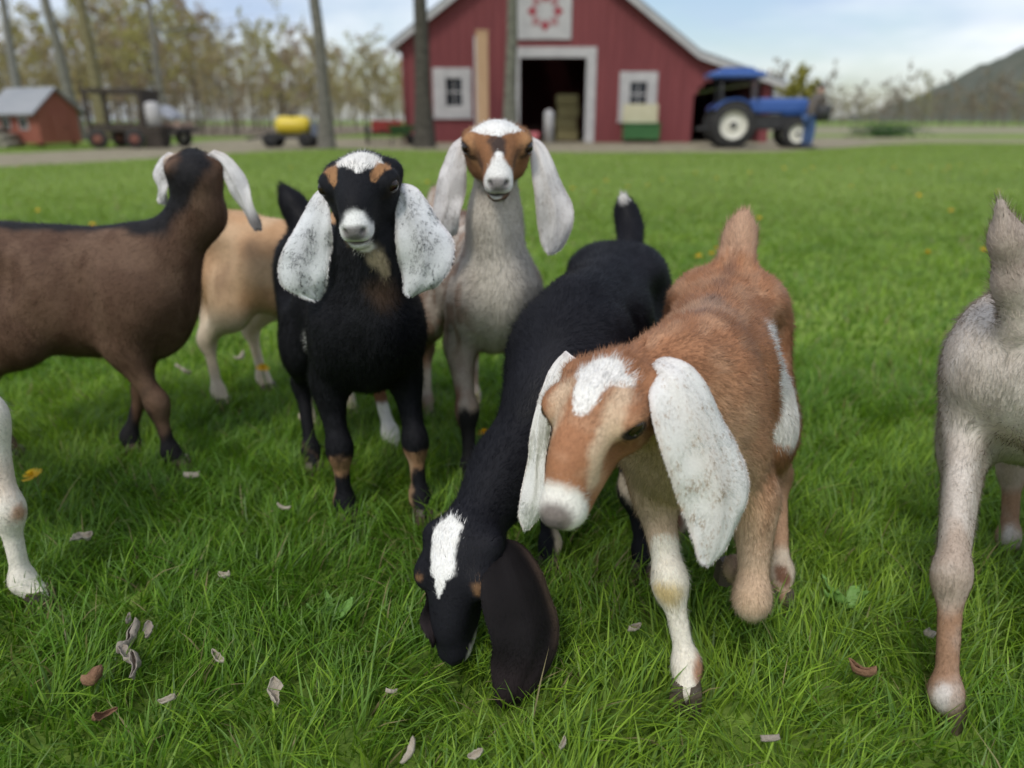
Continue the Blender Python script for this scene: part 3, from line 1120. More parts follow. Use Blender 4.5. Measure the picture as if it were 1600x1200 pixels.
# ------------------------------------------------------------------ trees
class TreeMesh:
    def __init__(s):
        s.bv, s.bf, s.bt = [], [], []
        s.lv, s.lf, s.lt = [], [], []
        s.nb = 0
        s.nl = 0

    def limb(s, pts, rad, n, tint):
        pts = np.array(pts)
        m = len(pts)
        T_ = np.gradient(pts, axis=0)
        T_ /= np.linalg.norm(T_, axis=1, keepdims=True) + 1e-9
        ref = np.array((0.31, 0.87, 0.17))
        a = np.cross(T_, ref)
        a /= np.linalg.norm(a, axis=1, keepdims=True) + 1e-9
        b = np.cross(T_, a)
        q = np.linspace(0, 2 * np.pi, n, endpoint=False)
        rr = np.asarray(rad)[:, None, None]
        ring = pts[:, None] + rr * (np.cos(q)[None, :, None] * a[:, None] + np.sin(q)[None, :, None] * b[:, None])
        s.bv.append(ring.reshape(-1, 3))
        i = np.arange(m - 1)[:, None] * n + np.arange(n)[None]
        i2 = np.arange(m - 1)[:, None] * n + (np.arange(n)[None] + 1) % n
        s.bf.append(np.stack([i, i2, i2 + n, i + n], 2).reshape(-1, 4) + s.nb)
        s.bt.append(np.tile(tint, (m * n, 1)))
        s.nb += m * n

    def leaves(s, cen, size, tint, g):
        n = len(cen)
        a = g.normal(0, 1, (n, 3))
        a /= np.linalg.norm(a, axis=1, keepdims=True)
        b = np.cross(a, g.normal(0, 1, (n, 3)))
        b /= np.linalg.norm(b, axis=1, keepdims=True)
        z = (size * (0.6 + 0.8 * g.random(n)))[:, None]
        V = np.stack([cen - a * z, cen - b * z * 0.45, cen + a * z, cen + b * z * 0.45], 1)
        s.lv.append(V.reshape(-1, 3))
        s.lf.append(np.arange(4 * n).reshape(n, 4) + s.nl)
        s.lt.append(np.repeat(tint * (0.7 + 0.6 * g.random((n, 1))), 4, 0))
        s.nl += 4 * n


def grow(g, base, height, r0, bark, leaf, lean=(0, 0), first=0.35, nlimb=14, nleaf=40, lsize=0.09, detail=1.0, sides=9, spread=0.42, twig=1.0):
    tm = TreeMesh()
    base = np.array(base, float)
    k = 10
    tt = np.linspace(0, 1, k)
    wob_ = np.cumsum(g.normal(0, 0.012 * height, (k, 2)), 0) * tt[:, None]
    tr = np.stack([base[0] + lean[0] * height * tt + wob_[:, 0], base[1] + lean[1] * height * tt + wob_[:, 1], base[2] + height * tt], 1)
    rad = r0 * (1 - 0.88 * tt ** 0.9)
    rad[0] *= 1.35
    tm.limb(tr, rad, sides, bark)
    for i in range(nlimb):
        t = first + (0.97 - first) * (i + g.random()) / nlimb
        p0 = np.array([np.interp(t, tt, tr[:, c]) for c in range(3)])
        r_ = np.interp(t, tt, rad) * 0.55
        az_ = g.random() * 2 * math.pi
        L = height * spread * (1.05 - 0.65 * t) * (0.7 + 0.6 * g.random())
        up = 0.5 + 0.5 * g.random()
        d = np.array([math.cos(az_), math.sin(az_), up])
        d /= np.linalg.norm(d)
        m = 5
        pts = [p0]
        for q in range(m):
            d = nrm(d + g.normal(0, 0.16, 3) + np.array((0, 0, 0.06)))
            pts.append(pts[-1] + d * L / m)
        pts = np.array(pts)
        tm.limb(pts, r_ * np.linspace(1, 0.2, m + 1), 5, bark)
        for j in range(int(5 * detail)):
            u = 0.25 + 0.75 * g.random()
            q0 = np.array([np.interp(u, np.linspace(0, 1, m + 1), pts[:, c]) for c in range(3)])
            d2 = nrm(d + g.normal(0, 0.6, 3))
            L2 = L * (0.25 + 0.3 * g.random())
            tw = [q0]
            for q in range(3):
                d2 = nrm(d2 + g.normal(0, 0.22, 3) + np.array((0, 0, 0.08)))
                tw.append(tw[-1] + d2 * L2 / 3)
            if g.random() < twig:
                tm.limb(tw, r_ * 0.28 * np.array((1, 0.75, 0.5, 0.2)), 3, bark * 1.1)
            nl = int(nleaf * (0.5 + g.random()))
            if nl:
                tw = np.array(tw)
                uu = g.random(nl)
                cen = np.stack([np.interp(uu, np.linspace(0, 1, 4), tw[:, c]) for c in range(3)], 1) + g.normal(0, L2 * 0.16, (nl, 3))
                tm.leaves(cen, np.full(nl, lsize), leaf, g)
    return tm


def tree_thing(seed, px, py, Y, height, r0, bark, leaf, label, lean=(0, 0), first=0.4, nleaf=14, nlimb=12, lsize=0.07):
    g = np.random.default_rng(seed)
    p = G(px, py) if Y is None else P(px, py, Y)
    t = empty('tree', (p[0], p[1], 0))
    tag(t, label, 'tree')
    tm = grow(g, (0, 0, -0.05), height, r0, np.array(bark), np.array(leaf), lean, first, nlimb, nleaf, lsize)
    me = mesh_np('trunk', np.concatenate(tm.bv), np.concatenate(tm.bf))
    put_colour(me, np.concatenate(tm.bt), 'tint')
    link('trunk', me, M_BARK, t)
    me = mesh_np('crown', np.concatenate(tm.lv), np.concatenate(tm.lf), False)
    put_colour(me, np.concatenate(tm.lt), 'tint')
    link('crown', me, M_LEAFY, t)
    return t


M_BARK = attr_mat('bark', 'tint', rough=0.9, spec=0.1, noise=0.35, nscale=9, bump=0.0)
bud = (0.22, 0.20, 0.06)
tree_thing(1, 664, 232, 22.5, 13, 0.26, (0.075, 0.068, 0.055), bud, 'thick dark bare trunk standing at the left corner of the red barn', (-0.012, 0.0), 0.5, 8)
tree_thing(2, 797, 228, 21.5, 13, 0.19, (0.15, 0.145, 0.115), bud, 'slim grey tree trunk in front of the barn door', (0.0, 0.0), 0.5, 8)
tree_thing(3, 511, 232, 22.0, 13, 0.20, (0.16, 0.15, 0.125), bud, 'straight grey tree trunk beside the yellow tank trailer', (-0.004, 0.0), 0.5, 8)
tree_thing(4, 165, 214, 30.0, 15, 0.26, (0.19, 0.165, 0.09), bud, 'mossy brown tree behind the dark hay wagon', (-0.01, 0.0), 0.35, 16)
tree_thing(5, 124, 212, 31.0, 15, 0.24, (0.19, 0.18, 0.15), bud, 'leaning grey tree behind the end of the red hen house', (-0.055, 0.0), 0.35, 16)
tree_thing(6, 42, 210, 33.0, 15, 0.22, (0.21, 0.20, 0.18), bud, 'pale grey tree growing behind the grey roof of the hen house', (-0.012, 0.0), 0.35, 16)
tree_thing(7, 258, 205, 38.0, 15, 0.20, (0.22, 0.20, 0.17), bud, 'thin grey forked tree at the edge of the wood behind the wagon', (0.03, 0.0), 0.3, 18)


def woods(name, spots, label, seed, cols, lsz=0.115):
    g = np.random.default_rng(seed)
    V, F_, T_ = [], [], []
    n = 0
    for x, y, h_, dens in spots:
        lf = np.array(cols[g.integers(len(cols))])
        bk = np.array((0.20, 0.175, 0.13)) * (0.7 + 0.5 * g.random())
        tm = grow(g, (x, y, -0.1), h_, h_ * 0.013, bk, lf, (g.normal(0, 0.03), 0), 0.12, 11, dens, lsz * h_ / 8, 0.8, 4, 0.42, 0.5)
        for a, b, c in ((tm.bv, tm.bf, tm.bt), (tm.lv, tm.lf, tm.lt)):
            if not a:
                continue
            a, b, c = np.concatenate(a), np.concatenate(b), np.concatenate(c)
            V.append(a)
            F_.append(b + n)
            T_.append(c)
            n += len(a)
    me = mesh_np(name, np.concatenate(V), np.concatenate(F_), False)
    put_colour(me, np.concatenate(T_), 'tint')
    o = link(name, me, M_LEAFY)
    tag(o, label, 'woodland', None, 'stuff')
    return o


g0 = np.random.default_rng(5)
sp_l = []
for i in range(74):
    px = -160 + 820 * (i + g0.random()) / 74
    Y = 42 + 30 * g0.random()
    top = np.interp(px, [-160, 0, 120, 250, 300, 420, 560, 640, 700], [-10, 60, 20, -15, 0, 55, 85, 90, 80]) + g0.normal(0, 22)
    x = P(px, 190, Y)[0]
    sp_l.append((x, Y, max(3.0, P(px, top, Y)[2]), 21))
for i in range(46):                               # undergrowth
    px = -160 + 840 * (i + g0.random()) / 46
    Y = 40 + 12 * g0.random()
    sp_l.append((P(px, 190, Y)[0], Y, 2.6 + 3.0 * g0.random(), 18))
for i in range(54):                               # the deep of the wood
    px = -220 + 900 * (i + g0.random()) / 54
    Y = 80 + 25 * g0.random()
    top = np.interp(px, [-220, 0, 250, 420, 640, 700], [50, 75, 45, 80, 100, 95]) + g0.normal(0, 12)
    sp_l.append((P(px, 190, Y)[0], Y, max(4.0, P(px, top, Y)[2]), 21))
ff = MB().face([(-75, 36, 0.004), (-9, 39, 0.004), (-9.5, 130, 0.004), (-110, 130, 0.004)])
structure(ff.build('forest_floor', noise_mat('leaf_litter', (0.17, 0.13, 0.09), (0.26, 0.21, 0.14), 0.8, 0.95)))
woods('woodland', sp_l, 'spring woodland with bare grey twigs and budding olive leaves behind the farmyard', 3,
      [(0.37, 0.305, 0.16), (0.40, 0.345, 0.14), (0.37, 0.28, 0.18), (0.39, 0.36, 0.12), (0.35, 0.275, 0.17)])
sp_r = []
for i in range(92):
    px = 1195 + 560 * (i + g0.random()) / 92
    Y = 95 + 40 * g0.random()
    top = np.interp(px, [1195, 1250, 1320, 1400, 1500, 1600, 1800], [120, 128, 142, 136, 128, 122, 115]) + g0.normal(0, 11)
    sp_r.append((P(px, 190, Y)[0], Y, max(2.0, P(px, top, Y)[2] * (1.0 if i % 2 else 0.6)), 9))
woods('hedgerow', sp_r, 'brown bare hedgerow along the far side of the field below the hill', 4,
      [(0.26, 0.215, 0.15), (0.29, 0.24, 0.17), (0.31, 0.28, 0.14), (0.25, 0.21, 0.16)], 0.2)
for sd_, px, Y, top, lab in ((21, 1236, 62, 112, 'yellow green budding tree beyond the right end of the barn'), (22, 1262, 70, 132, 'low yellow budding tree farther from the barn, behind the person')):
    tree_thing(sd_, px, 205, Y, P(px, top, Y)[2], 0.10, (0.2, 0.18, 0.12), (0.34, 0.32, 0.07), lab, (0, 0), 0.12, 70, 16, 0.14)
bush = np.random.default_rng(8)
bq = MB()
bo = empty('shrub', tuple(P(1385, 205, 36) * np.array((1, 1, 0))))
tag(bo, 'low dark green shrub by itself at the edge of the field', 'shrub')
tmb = TreeMesh()
for i in range(9):
    tmb.limb([(bush.normal(0, 0.8), bush.normal(0, 0.3), 0), (bush.normal(0, 0.9), bush.normal(0, 0.3), 0.4)], [0.02, 0.01], 4, np.array((0.12, 0.1, 0.07)))
tmb.leaves(bush.normal(0, 1, (1400, 3)) * np.array((0.75, 0.35, 0.16)) + np.array((0, 0, 0.28)), np.full(1400, 0.06), np.array((0.05, 0.12, 0.035)), bush)
me = mesh_np('stem', np.concatenate(tmb.bv), np.concatenate(tmb.bf))
put_colour(me, np.concatenate(tmb.bt), 'tint')
link('stem', me, M_BARK, bo)
me = mesh_np('foliage', np.concatenate(tmb.lv), np.concatenate(tmb.lf), False)
put_colour(me, np.concatenate(tmb.lt), 'tint')
link('foliage', me, M_LEAFY, bo)

# ------------------------------------------------------------------ the barn
BY = 28.0
fx = lambda px: float(P(px, 150, BY)[0])
fz = lambda py: float(P(850, py, BY)[2])
M_RED = noise_mat('barn_red', (0.170, 0.040, 0.042), (0.220, 0.053, 0.054), 1.2, 0.75, 0.15, 6, (6, 6, 0.5))
M_TRIM = noise_mat('white_trim', (0.40, 0.385, 0.375), (0.52, 0.50, 0.48), 3, 0.6)
M_METAL = noise_mat('roof_metal', (0.27, 0.28, 0.29), (0.35, 0.35, 0.35), 0.8, 0.45, 0, 4, (1, 6, 1), 0.3)
M_DARK = noise_mat('dark_timber', (0.035, 0.028, 0.022), (0.07, 0.055, 0.042), 4, 0.9)
M_GLASS = noise_mat('window_glass', (0.02, 0.022, 0.025), (0.03, 0.032, 0.036), 2, 0.08)
M_TIMBER = noise_mat('raw_timber', (0.50, 0.30, 0.16), (0.60, 0.40, 0.24), 3, 0.8, 0.2, 5, (8, 8, 0.6))
M_DIRT = noise_mat('barn_floor', (0.10, 0.08, 0.06), (0.16, 0.13, 0.09), 1.5, 0.95)
M_HAY = noise_mat('hay', (0.36, 0.30, 0.13), (0.50, 0.44, 0.22), 9, 0.95, 0.6)

barn = empty('barn', (0, 0, 0))
tag(barn, 'red board barn with a white framed doorway, quilt square and low right wing', 'barn')
xl, xr, xk = fx(630), fx(1206), fx(1085)
xp = fx(845)
zp, ze, zk, zr = fz(-116), fz(62), fz(85), fz(127)


def roof_z(x):
    return float(np.interp(x, [xl, xp, xk, xr], [ze, zp, zk, zr]))


holes = [(fx(697), fx(722), fz(165), fz(122)), (fx(812), fx(915), 0.0, fz(90)), (fx(984), fx(1010), fz(166), fz(128))]
arch = [(fx(1084), 1.25), (fx(1090), 1.62), (fx(1098), 1.85), (fx(1110), 2.02), (fx(1128), 2.1), (fx(1192), 2.1)]
for i in range(len(arch) - 1):
    holes.append((arch[i][0], arch[i + 1][0], 0.0, arch[i + 1][1]))
xs = sorted({xl, xp, xk, xr} | {h_[0] for h_ in holes} | {h_[1] for h_ in holes})
xs = [x for i, x in enumerate(xs) if i == 0 or x - xs[i - 1] > 1e-4]
wm = MB()
for a, b in zip(xs[:-1], xs[1:]):
    hs = sorted([(h_[2], h_[3]) for h_ in holes if h_[0] <= a + 1e-4 and h_[1] >= b - 1e-4])
    z0 = 0.0
    for h0, h1 in hs:
        if h0 > z0 + 1e-4:
            wm.prism([(a, z0), (b, z0), (b, h0), (a, h0)], BY, BY + 0.14)
        z0 = h1
    wm.prism([(a, z0), (b, z0), (b, roof_z(b)), (a, roof_z(a))], BY, BY + 0.14)
wall = wm.build('front_wall', M_RED, barn)
x = xl + 0.15
while x < xr - 0.05:                     # cover strips over the board joints
    z0 = 0.03
    hs = sorted([(h_[2], h_[3]) for h_ in holes if h_[0] - 0.22 < x < h_[1] + 0.22])
    for h0, h1 in hs:
        if h0 - 0.3 > z0:
            MB().box(x - 0.025, x + 0.025, BY - 0.022, BY + 0.002, z0, h0 - 0.28).build('batten', M_RED, wall)
        z0 = max(z0, h1 + 0.32)
    if not (fx(806) < x < fx(892)):
        MB().box(x - 0.025, x + 0.025, BY - 0.022, BY + 0.002, z0, roof_z(x) - 0.08).build('batten', M_RED, wall)
    x += 0.3
BD = 13.0
sw = MB()
sw.box(xl, xl + 0.14, BY + 0.142, BY + BD, 0, ze - 0.05)
sw.build('side_wall', M_RED, barn)
sw = MB()
sw.box(xr - 0.14, xr, BY + 0.142, BY + BD, 0, zr - 0.05)
sw.build('side_wall', M_RED, barn)
sw = MB()
sw.prism([(xl + 0.15, 0), (xr - 0.15, 0), (xr - 0.15, zr - 0.08), (xk, zk - 0.08), (xp, zp - 0.08), (xl + 0.15, ze - 0.08)], BY + BD - 0.2, BY + BD - 0.05)
sw.build('back_wall', M_RED, barn)
sw = MB()
sw.box(xk - 0.2, xk - 0.1, BY + 0.145, BY + BD - 0.21, 0.01, zk - 0.12)
sw.build('partition', M_DARK, barn)
MB().box(xl + 0.16, xr - 0.16, BY + 0.145, BY + BD - 0.21, 0.006, 0.02).build('floor', M_DIRT, barn)


def slab(xa, za, xb, zb, th=0.10, over=0.35):
    m = MB()
    d = nrm((xb - xa, zb - za))
    nn_ = np.array((-d[1], d[0]))
    if nn_[1] < 0:
        nn_ = -nn_
    p0, p1 = np.array((xa, za)) + nn_ * 0.02, np.array((xb, zb)) + nn_ * 0.02
    m.prism([tuple(p0), tuple(p1), tuple(p1 + nn_ * th), tuple(p0 + nn_ * th)], BY - over, BY + BD + 0.3)
    return m


dl = nrm((xl - xp, ze - zp))
r_l = slab(xp, zp, xl + dl[0] * 0.45, ze + dl[1] * 0.45).build('roof', M_METAL, barn)
r_r = slab(xp + 0.02, zp, xk, zk).build('roof', M_METAL, barn)
dr = nrm((xr - xk, zr - zk))
r_w = slab(xk + 0.03, zk - 0.005, xr + dr[0] * 0.35, zr + dr[1] * 0.35).build('roof', M_METAL, barn)
for xa, za, xb, zb, par in ((xp, zp, xl + dl[0] * 0.45, ze + dl[1] * 0.45, r_l), (xp, zp, xk, zk, r_r), (xk, zk, xr + dr[0] * 0.35, zr + dr[1] * 0.35, r_w)):
    m = MB()
    m.prism([(xa, za - 0.16), (xb, zb - 0.16), (xb, zb + 0.02), (xa, za + 0.02)], BY - 0.352, BY - 0.31)
    m.build('rake_board', M_TRIM, par)
# ribs on the metal
# door casing
dc = MB()
dx0, dx1, dz1 = fx(812), fx(915), fz(90)
cw = fx(930) - fx(915)
dc.box(dx0 - cw, dx0, BY - 0.05, BY + 0.16, 0, dz1)
dc.box(dx1, dx1 + cw, BY - 0.05, BY + 0.16, 0, dz1)
dc.box(dx0 - cw, dx1 + cw, BY - 0.052, BY + 0.16, dz1 + 0.001, dz1 + cw)
dc.build('door_frame', M_TRIM, barn)
# windows
for (ox0, ox1, oy0, oy1, ix0, ix1, iy0, iy1) in ((677, 737, 106, 183, 697, 722, 122, 165), (967, 1026, 112, 189, 984, 1010, 128, 166)):
    a, b, c, d = fx(ox0), fx(ox1), fz(oy1), fz(oy0)
    e, f_, g2, h_ = fx(ix0), fx(ix1), fz(iy1), fz(iy0)
    wf = MB()
    wf.box(a, e, BY - 0.06, BY + 0.03, c, d, 0.02)
    wf.box(f_, b, BY - 0.06, BY + 0.03, c, d, 0.02)
    wf.box(e, f_, BY - 0.058, BY + 0.03, h_, d, 0.0)
    wf.box(e, f_, BY - 0.058, BY + 0.03, c, g2, 0.0)
    win = wf.build('window', M_TRIM, barn)
    mz_ = (g2 + h_) / 2
    MB().box(e, f_, BY + 0.03, BY + 0.05, mz_ - 0.025, mz_ + 0.025).build('sash_bar', M_TRIM, win)
    MB().box((e + f_) / 2 - 0.015, (e + f_) / 2 + 0.015, BY + 0.032, BY + 0.048, g2, h_).build('muntin', M_TRIM, win)
    MB().box(e, f_, BY + 0.06, BY + 0.07, g2, mz_).build('pane', M_GLASS, win)
    MB().box(e, f_, BY + 0.06, BY + 0.07, mz_ + 0.001, h_).build('pane', M_GLASS, win)
    MB().box(a - 0.03, b + 0.03, BY - 0.11, BY + 0.02, c - 0.06, c - 0.002, 0.01).build('sill', M_TRIM, win)
MB().box(fx(742), fx(749), BY - 0.06, BY - 0.024, 0.5, fz(56)).build('door_track_board', M_TRIM, barn)
# quilt square: a white board with a red eight petal ring
qa, qb, qc, qd = fx(808), fx(890), fz(62), fz(-20)
qo = MB().box(qa, qb, BY - 0.08, BY - 0.024, qc, qd, 0.01).build('quilt_square', M_TRIM, barn)
qx, qz, qr = fx(850), fz(18), (fx(890) - fx(850)) * 0.62
M_QRED = noise_mat('quilt_red', (0.30, 0.045, 0.06), (0.36, 0.06, 0.07), 4, 0.6)
M_QPINK = noise_mat('quilt_pink', (0.34, 0.17, 0.17), (0.38, 0.20, 0.20), 4, 0.6)
for k in range(8):
    a = k * math.pi / 4
    def q_(r_, da):
        return (qx + r_ * math.cos(a + da), qz + r_ * math.sin(a + da))
    pm = MB()
    pm.prism([q_(qr * 0.46, 0), q_(qr * 0.82, 0.385), q_(qr * 1.12, 0), q_(qr * 0.82, -0.385)], BY - 0.092, BY - 0.0805)
    pm.build('petal', M_QRED if k % 2 == 0 else M_QPINK, qo)
MB().tube([(xl + 0.05, BY - 0.06, 0.1), (xl + 0.05, BY - 0.06, ze - 0.3)], 0.05, 8).build('drainpipe', M_RED, barn)

# things standing at and in the barn
hb_ = empty('hay_stack', (fx(893), BY + 2.4, 0.02))
tag(hb_, 'pale stack of hay bales just inside the dark barn doorway', 'hay stack')
for k in range(4):
    m = MB()
    m.box(-0.42, 0.42, -0.45, 0.45, k * 0.42, k * 0.42 + 0.405, 0.05)
    o = m.build('bale', M_HAY, hb_)
    o.location = ((0.02, -0.03, 0.04, 0.0)[k], 0, 0)
pw = MB()
pw.lathe([(0.0, 0), (0.17, 0.0), (0.17, 0.95), (0.13, 1.05), (0.05, 1.1), (0.0, 1.1)], 'z', (0, 0, 0), 14)
po = pw.build('white_barrel', M_TRIM)
po.location = (fx(857), BY - 0.6, 0.004)
tag(po, 'slim white barrel standing upright in the barn doorway', 'barrel')
bk_ = empty('bucket', (fx(835), BY - 0.5, 0.004))
tag(bk_, 'small pink red bucket on the ground by the doorway', 'bucket')
MB().lathe([(0.0, 0.0), (0.15, 0.0), (0.20, 0.36), (0.18, 0.36), (0.14, 0.03), (0.0, 0.03)], 'z', (0, 0, 0), 16).build('pail', noise_mat('pink_plastic', (0.5, 0.12, 0.13), (0.55, 0.15, 0.16), 3, 0.5), bk_)
MB().tube([(0.2 * math.cos(q), 0.0, 0.36 + 0.16 * math.sin(q)) for q in np.linspace(0, math.pi, 9)], 0.008, 5).build('handle', M_DARK, bk_)
tp = empty('timber_post', (fx(757), BY - 1.6, 0))
tag(tp, 'tall raw timber post standing in front of the red barn wall', 'post')
pz = float(P(757, 50, BY - 1.6)[2])
MB().box(-0.19, 0.19, -0.14, 0.14, -0.1, pz, 0.02).build('shaft', M_TIMBER, tp)
MB().box(-0.21, 0.21, -0.16, 0.16, pz + 0.001, pz + 0.05, 0.01).build('cap', M_TIMBER, tp)
# green feed cart under the right window
M_GREEN = noise_mat('green_paint', (0.03, 0.11, 0.03), (0.05, 0.15, 0.045), 3, 0.6)
M_CREAM = noise_mat('cream_board', (0.52, 0.47, 0.30), (0.60, 0.55, 0.38), 3, 0.7)
fc = empty('feed_box', ((fx(972) + fx(1026)) / 2, BY - 0.75, 0.004))
tag(fc, 'green wooden feed box with a cream back board below the barn window', 'feed box')
w2 = (fx(1026) - fx(972)) / 2
MB().box(-w2, w2, -0.3, 0.3, 0.12, 0.62, 0.02).build('chest', M_GREEN, fc)
MB().box(-w2 - 0.03, w2 + 0.03, -0.34, 0.30, 0.621, 0.67, 0.01).build('lid', M_GREEN, fc)
MB().box(-w2, w2, 0.305, 0.35, 0.1, 1.28, 0.01).build('back_board', M_CREAM, fc)
for sx in (-1, 1):
    for sy in (-1, 1):
        MB().box(sx * w2 * 0.85 - 0.04, sx * w2 * 0.85 + 0.04, sy * 0.24 - 0.04, sy * 0.24 + 0.04, 0, 0.119).build('leg', M_DARK, fc)

# ------------------------------------------------------------------ tractor
M_BLUE = noise_mat('tractor_blue', (0.04, 0.10, 0.33), (0.055, 0.13, 0.38), 2, 0.35)
M_RUBBER = noise_mat('tyre_rubber', (0.016, 0.016, 0.016), (0.045, 0.042, 0.038), 8, 0.85)
M_RIM = noise_mat('cream_rim', (0.62, 0.60, 0.50), (0.70, 0.68, 0.58), 4, 0.5)
M_IRON = noise_mat('black_iron', (0.018, 0.018, 0.02), (0.05, 0.048, 0.046), 5, 0.6)
TY = 22.8
tx0 = float(P(1138, 200, TY)[0])
tr = empty('tractor', (tx0, TY, 0.004), R(-6))
tr.scale = (0.94, 0.94, 0.94)
tag(tr, 'blue tractor with cream wheel rims and a blue canopy beside the barn', 'tractor')


def wheel(x, y, r_, w, name='wheel'):
    wo_ = MB()
    rr = r_ * 0.62
    wo_.lathe([(rr, -w / 2), (r_ * 0.93, -w / 2), (r_, -w * 0.36), (r_, w * 0.36), (r_ * 0.93, w / 2), (rr, w / 2), (rr * 0.98, 0)], 'y', (x, y, r_), 30, False)
    n_ = int(24 * r_ / 0.65)
    for k in range(n_):
        q = 2 * math.pi * k / n_
        for sd in (-1, 1):
            m3 = Matrix.Rotation(q + sd * 0.06, 3, 'Y')
            wo_.box(x - 0.03, x + 0.03, y + (0 if sd > 0 else -w * 0.48), y + (w * 0.48 if sd > 0 else 0), r_ + r_ * 0.96, r_ + r_ * 1.03, 0, m3, (x, y, r_))
    ty = wo_.build(name, M_RUBBER, tr)
    rm = MB()
    rm.lathe([(0.02, -w * 0.30), (rr * 0.35, -w * 0.30), (rr * 0.55, -w * 0.16), (rr * 0.9, -w * 0.2), (rr, -w * 0.42), (rr * 0.99, w * 0.42), (rr * 0.9, w * 0.2), (0.02, w * 0.2)], 'y', (x, y, r_), 28)
    rm.build('rim', M_RIM, ty)
    hb = MB()
    hb.lathe([(0.015, -w * 0.38), (rr * 0.22, -w * 0.38), (rr * 0.25, -w * 0.28), (0.015, -w * 0.28)], 'y', (x, y, r_), 14)
    hb.build('hub', M_IRON, ty)


for sy in (-0.72, 0.72):
    wheel(0.0, sy, 0.66, 0.40)
    wheel(1.92, sy * 0.86, 0.42, 0.26)
m = MB()
m.box(0.55, 2.25, -0.30, 0.30, 0.98, 1.42, 0.10)
m.box(1.5, 2.33, -0.27, 0.27, 0.92, 1.34, 0.08)
m.build('hood', M_BLUE, tr)
m = MB()
m.box(0.2, 2.2, -0.2, 0.2, 0.52, 0.96, 0.04)
m.box(-0.3, 0.7, -0.26, 0.26, 0.45, 0.92, 0.05)
m.box(1.78, 2.06, -0.58, 0.58, 0.36, 0.50, 0.03)
m.box(-0.12, 0.12, -0.6, 0.6, 0.56, 0.76, 0.03)
m.build('engine_block', M_IRON, tr)
m = MB()
m.box(2.30, 2.36, -0.24, 0.24, 0.66, 1.28, 0.01)
m.build('grille', M_IRON, tr)
for sy in (-1, 1):
    m = MB()
    pts = [(-0.62 + 0.0, 0.95)] + [(0.75 * math.cos(q), 0.66 + 0.75 * math.sin(q)) for q in np.linspace(2.5, 0.75, 9)]
    up_ = pts[1:]
    dn_ = [(0.71 * math.cos(q), 0.66 + 0.71 * math.sin(q)) for q in np.linspace(0.75, 2.5, 9)]
    m.prism(up_ + dn_, sy * 0.5, sy * 0.94)
    m.build('fender', M_BLUE, tr)
    m = MB()
    m.tube([(-0.35, sy * 0.48, 0.9), (-0.38, sy * 0.5, 1.98)], 0.04, 8)
    m.build('canopy_post', M_IRON, tr)
    m = MB()
    m.tube([(0.72, sy * 0.44, 1.35), (0.62, sy * 0.5, 1.98)], 0.03, 8)
    m.build('canopy_post', M_IRON, tr)
m = MB()
m.box(-0.78, 0.86, -0.66, 0.66, 1.985, 2.14, 0.06)
m.prism([(-0.6, 2.141), (0.7, 2.141), (0.45, 2.27), (-0.35, 2.27)], -0.5, 0.5)
m.build('canopy', M_BLUE, tr)
m = MB()
m.box(0.69, 0.71, -0.42, 0.42, 1.40, 1.93, 0.005, Matrix.Rotation(R(-5), 3, 'Y'), (0.7, 0, 1.4))
m.build('windscreen', noise_mat('dusty_glass', (0.42, 0.46, 0.44), (0.5, 0.53, 0.5), 2, 0.15), tr)
m = MB()
m.box(-0.25, 0.2, -0.24, 0.24, 0.98, 1.1, 0.04)
m.box(-0.32, -0.2, -0.24, 0.24, 1.08, 1.5, 0.04)
m.build('seat', M_IRON, tr)
m = MB()
m.tube([(0.32 + 0.05 * math.cos(q), 0.19 * math.sin(q), 1.38 + 0.16 * math.cos(q)) for q in np.linspace(0, 2 * math.pi, 17)], 0.014, 6, False)
m.tube([(0.32, 0, 1.38), (0.62, 0, 1.2)], 0.02, 6)
m.build('steering_wheel', M_IRON, tr)
m = MB()
m.tube([(1.25, 0.2, 1.4), (1.25, 0.2, 1.7), (1.22, 0.2, 1.76)], 0.035, 8)
m.build('exhaust', M_IRON, tr)
for sy in (-0.17, 0.17):
    m = MB()
    m.lathe([(0.01, 2.335), (0.07, 2.335), (0.08, 2.36), (0.05, 2.378), (0.01, 2.38)], 'x', (0, sy, 1.18), 12)
    m.build('headlight', M_RIM, tr)
m = MB()
m.box(-0.95, -0.3, -0.3, 0.3, 0.5, 0.6, 0.02)
m.build('hitch', M_IRON, tr)

# ------------------------------------------------------------------ the person by the tractor
def skin_body(name, edges_pts, mat, parent):
    pts, edges, rad = edges_pts
    me = bpy.data.meshes.new(name)
    me.from_pydata([tuple(p) for p in pts], edges, [])
    o = link(name, me, mat, parent)
    md = o.modifiers.new('skin', 'SKIN')
    for i, v in enumerate(me.skin_vertices[0].data):
        v.radius = rad[i]
        v.use_root = (i == 0)
    o.modifiers.new('sub', 'SUBSURF').levels = 2
    o.modifiers['sub'].render_levels = 2
    md.use_smooth_shade = True
    return o


pr = empty('person', tuple(P(1262, 215, 21.8) * np.array((1, 1, 0)) + np.array((0, 0, 0.004))), R(20))
tag(pr, 'person in a brown jacket and blue jeans stooping at the front of the tractor', 'person')
M_SKIN = noise_mat('skin', (0.42, 0.25, 0.18), (0.46, 0.28, 0.2), 5, 0.6)
M_JACKET = noise_mat('jacket_brown', (0.10, 0.085, 0.07), (0.15, 0.125, 0.105), 6, 0.9)
M_JEANS = noise_mat('jeans', (0.05, 0.095, 0.21), (0.07, 0.125, 0.26), 9, 0.9)
M_HAIR = noise_mat('hair', (0.02, 0.016, 0.013), (0.04, 0.032, 0.026), 20, 0.7)
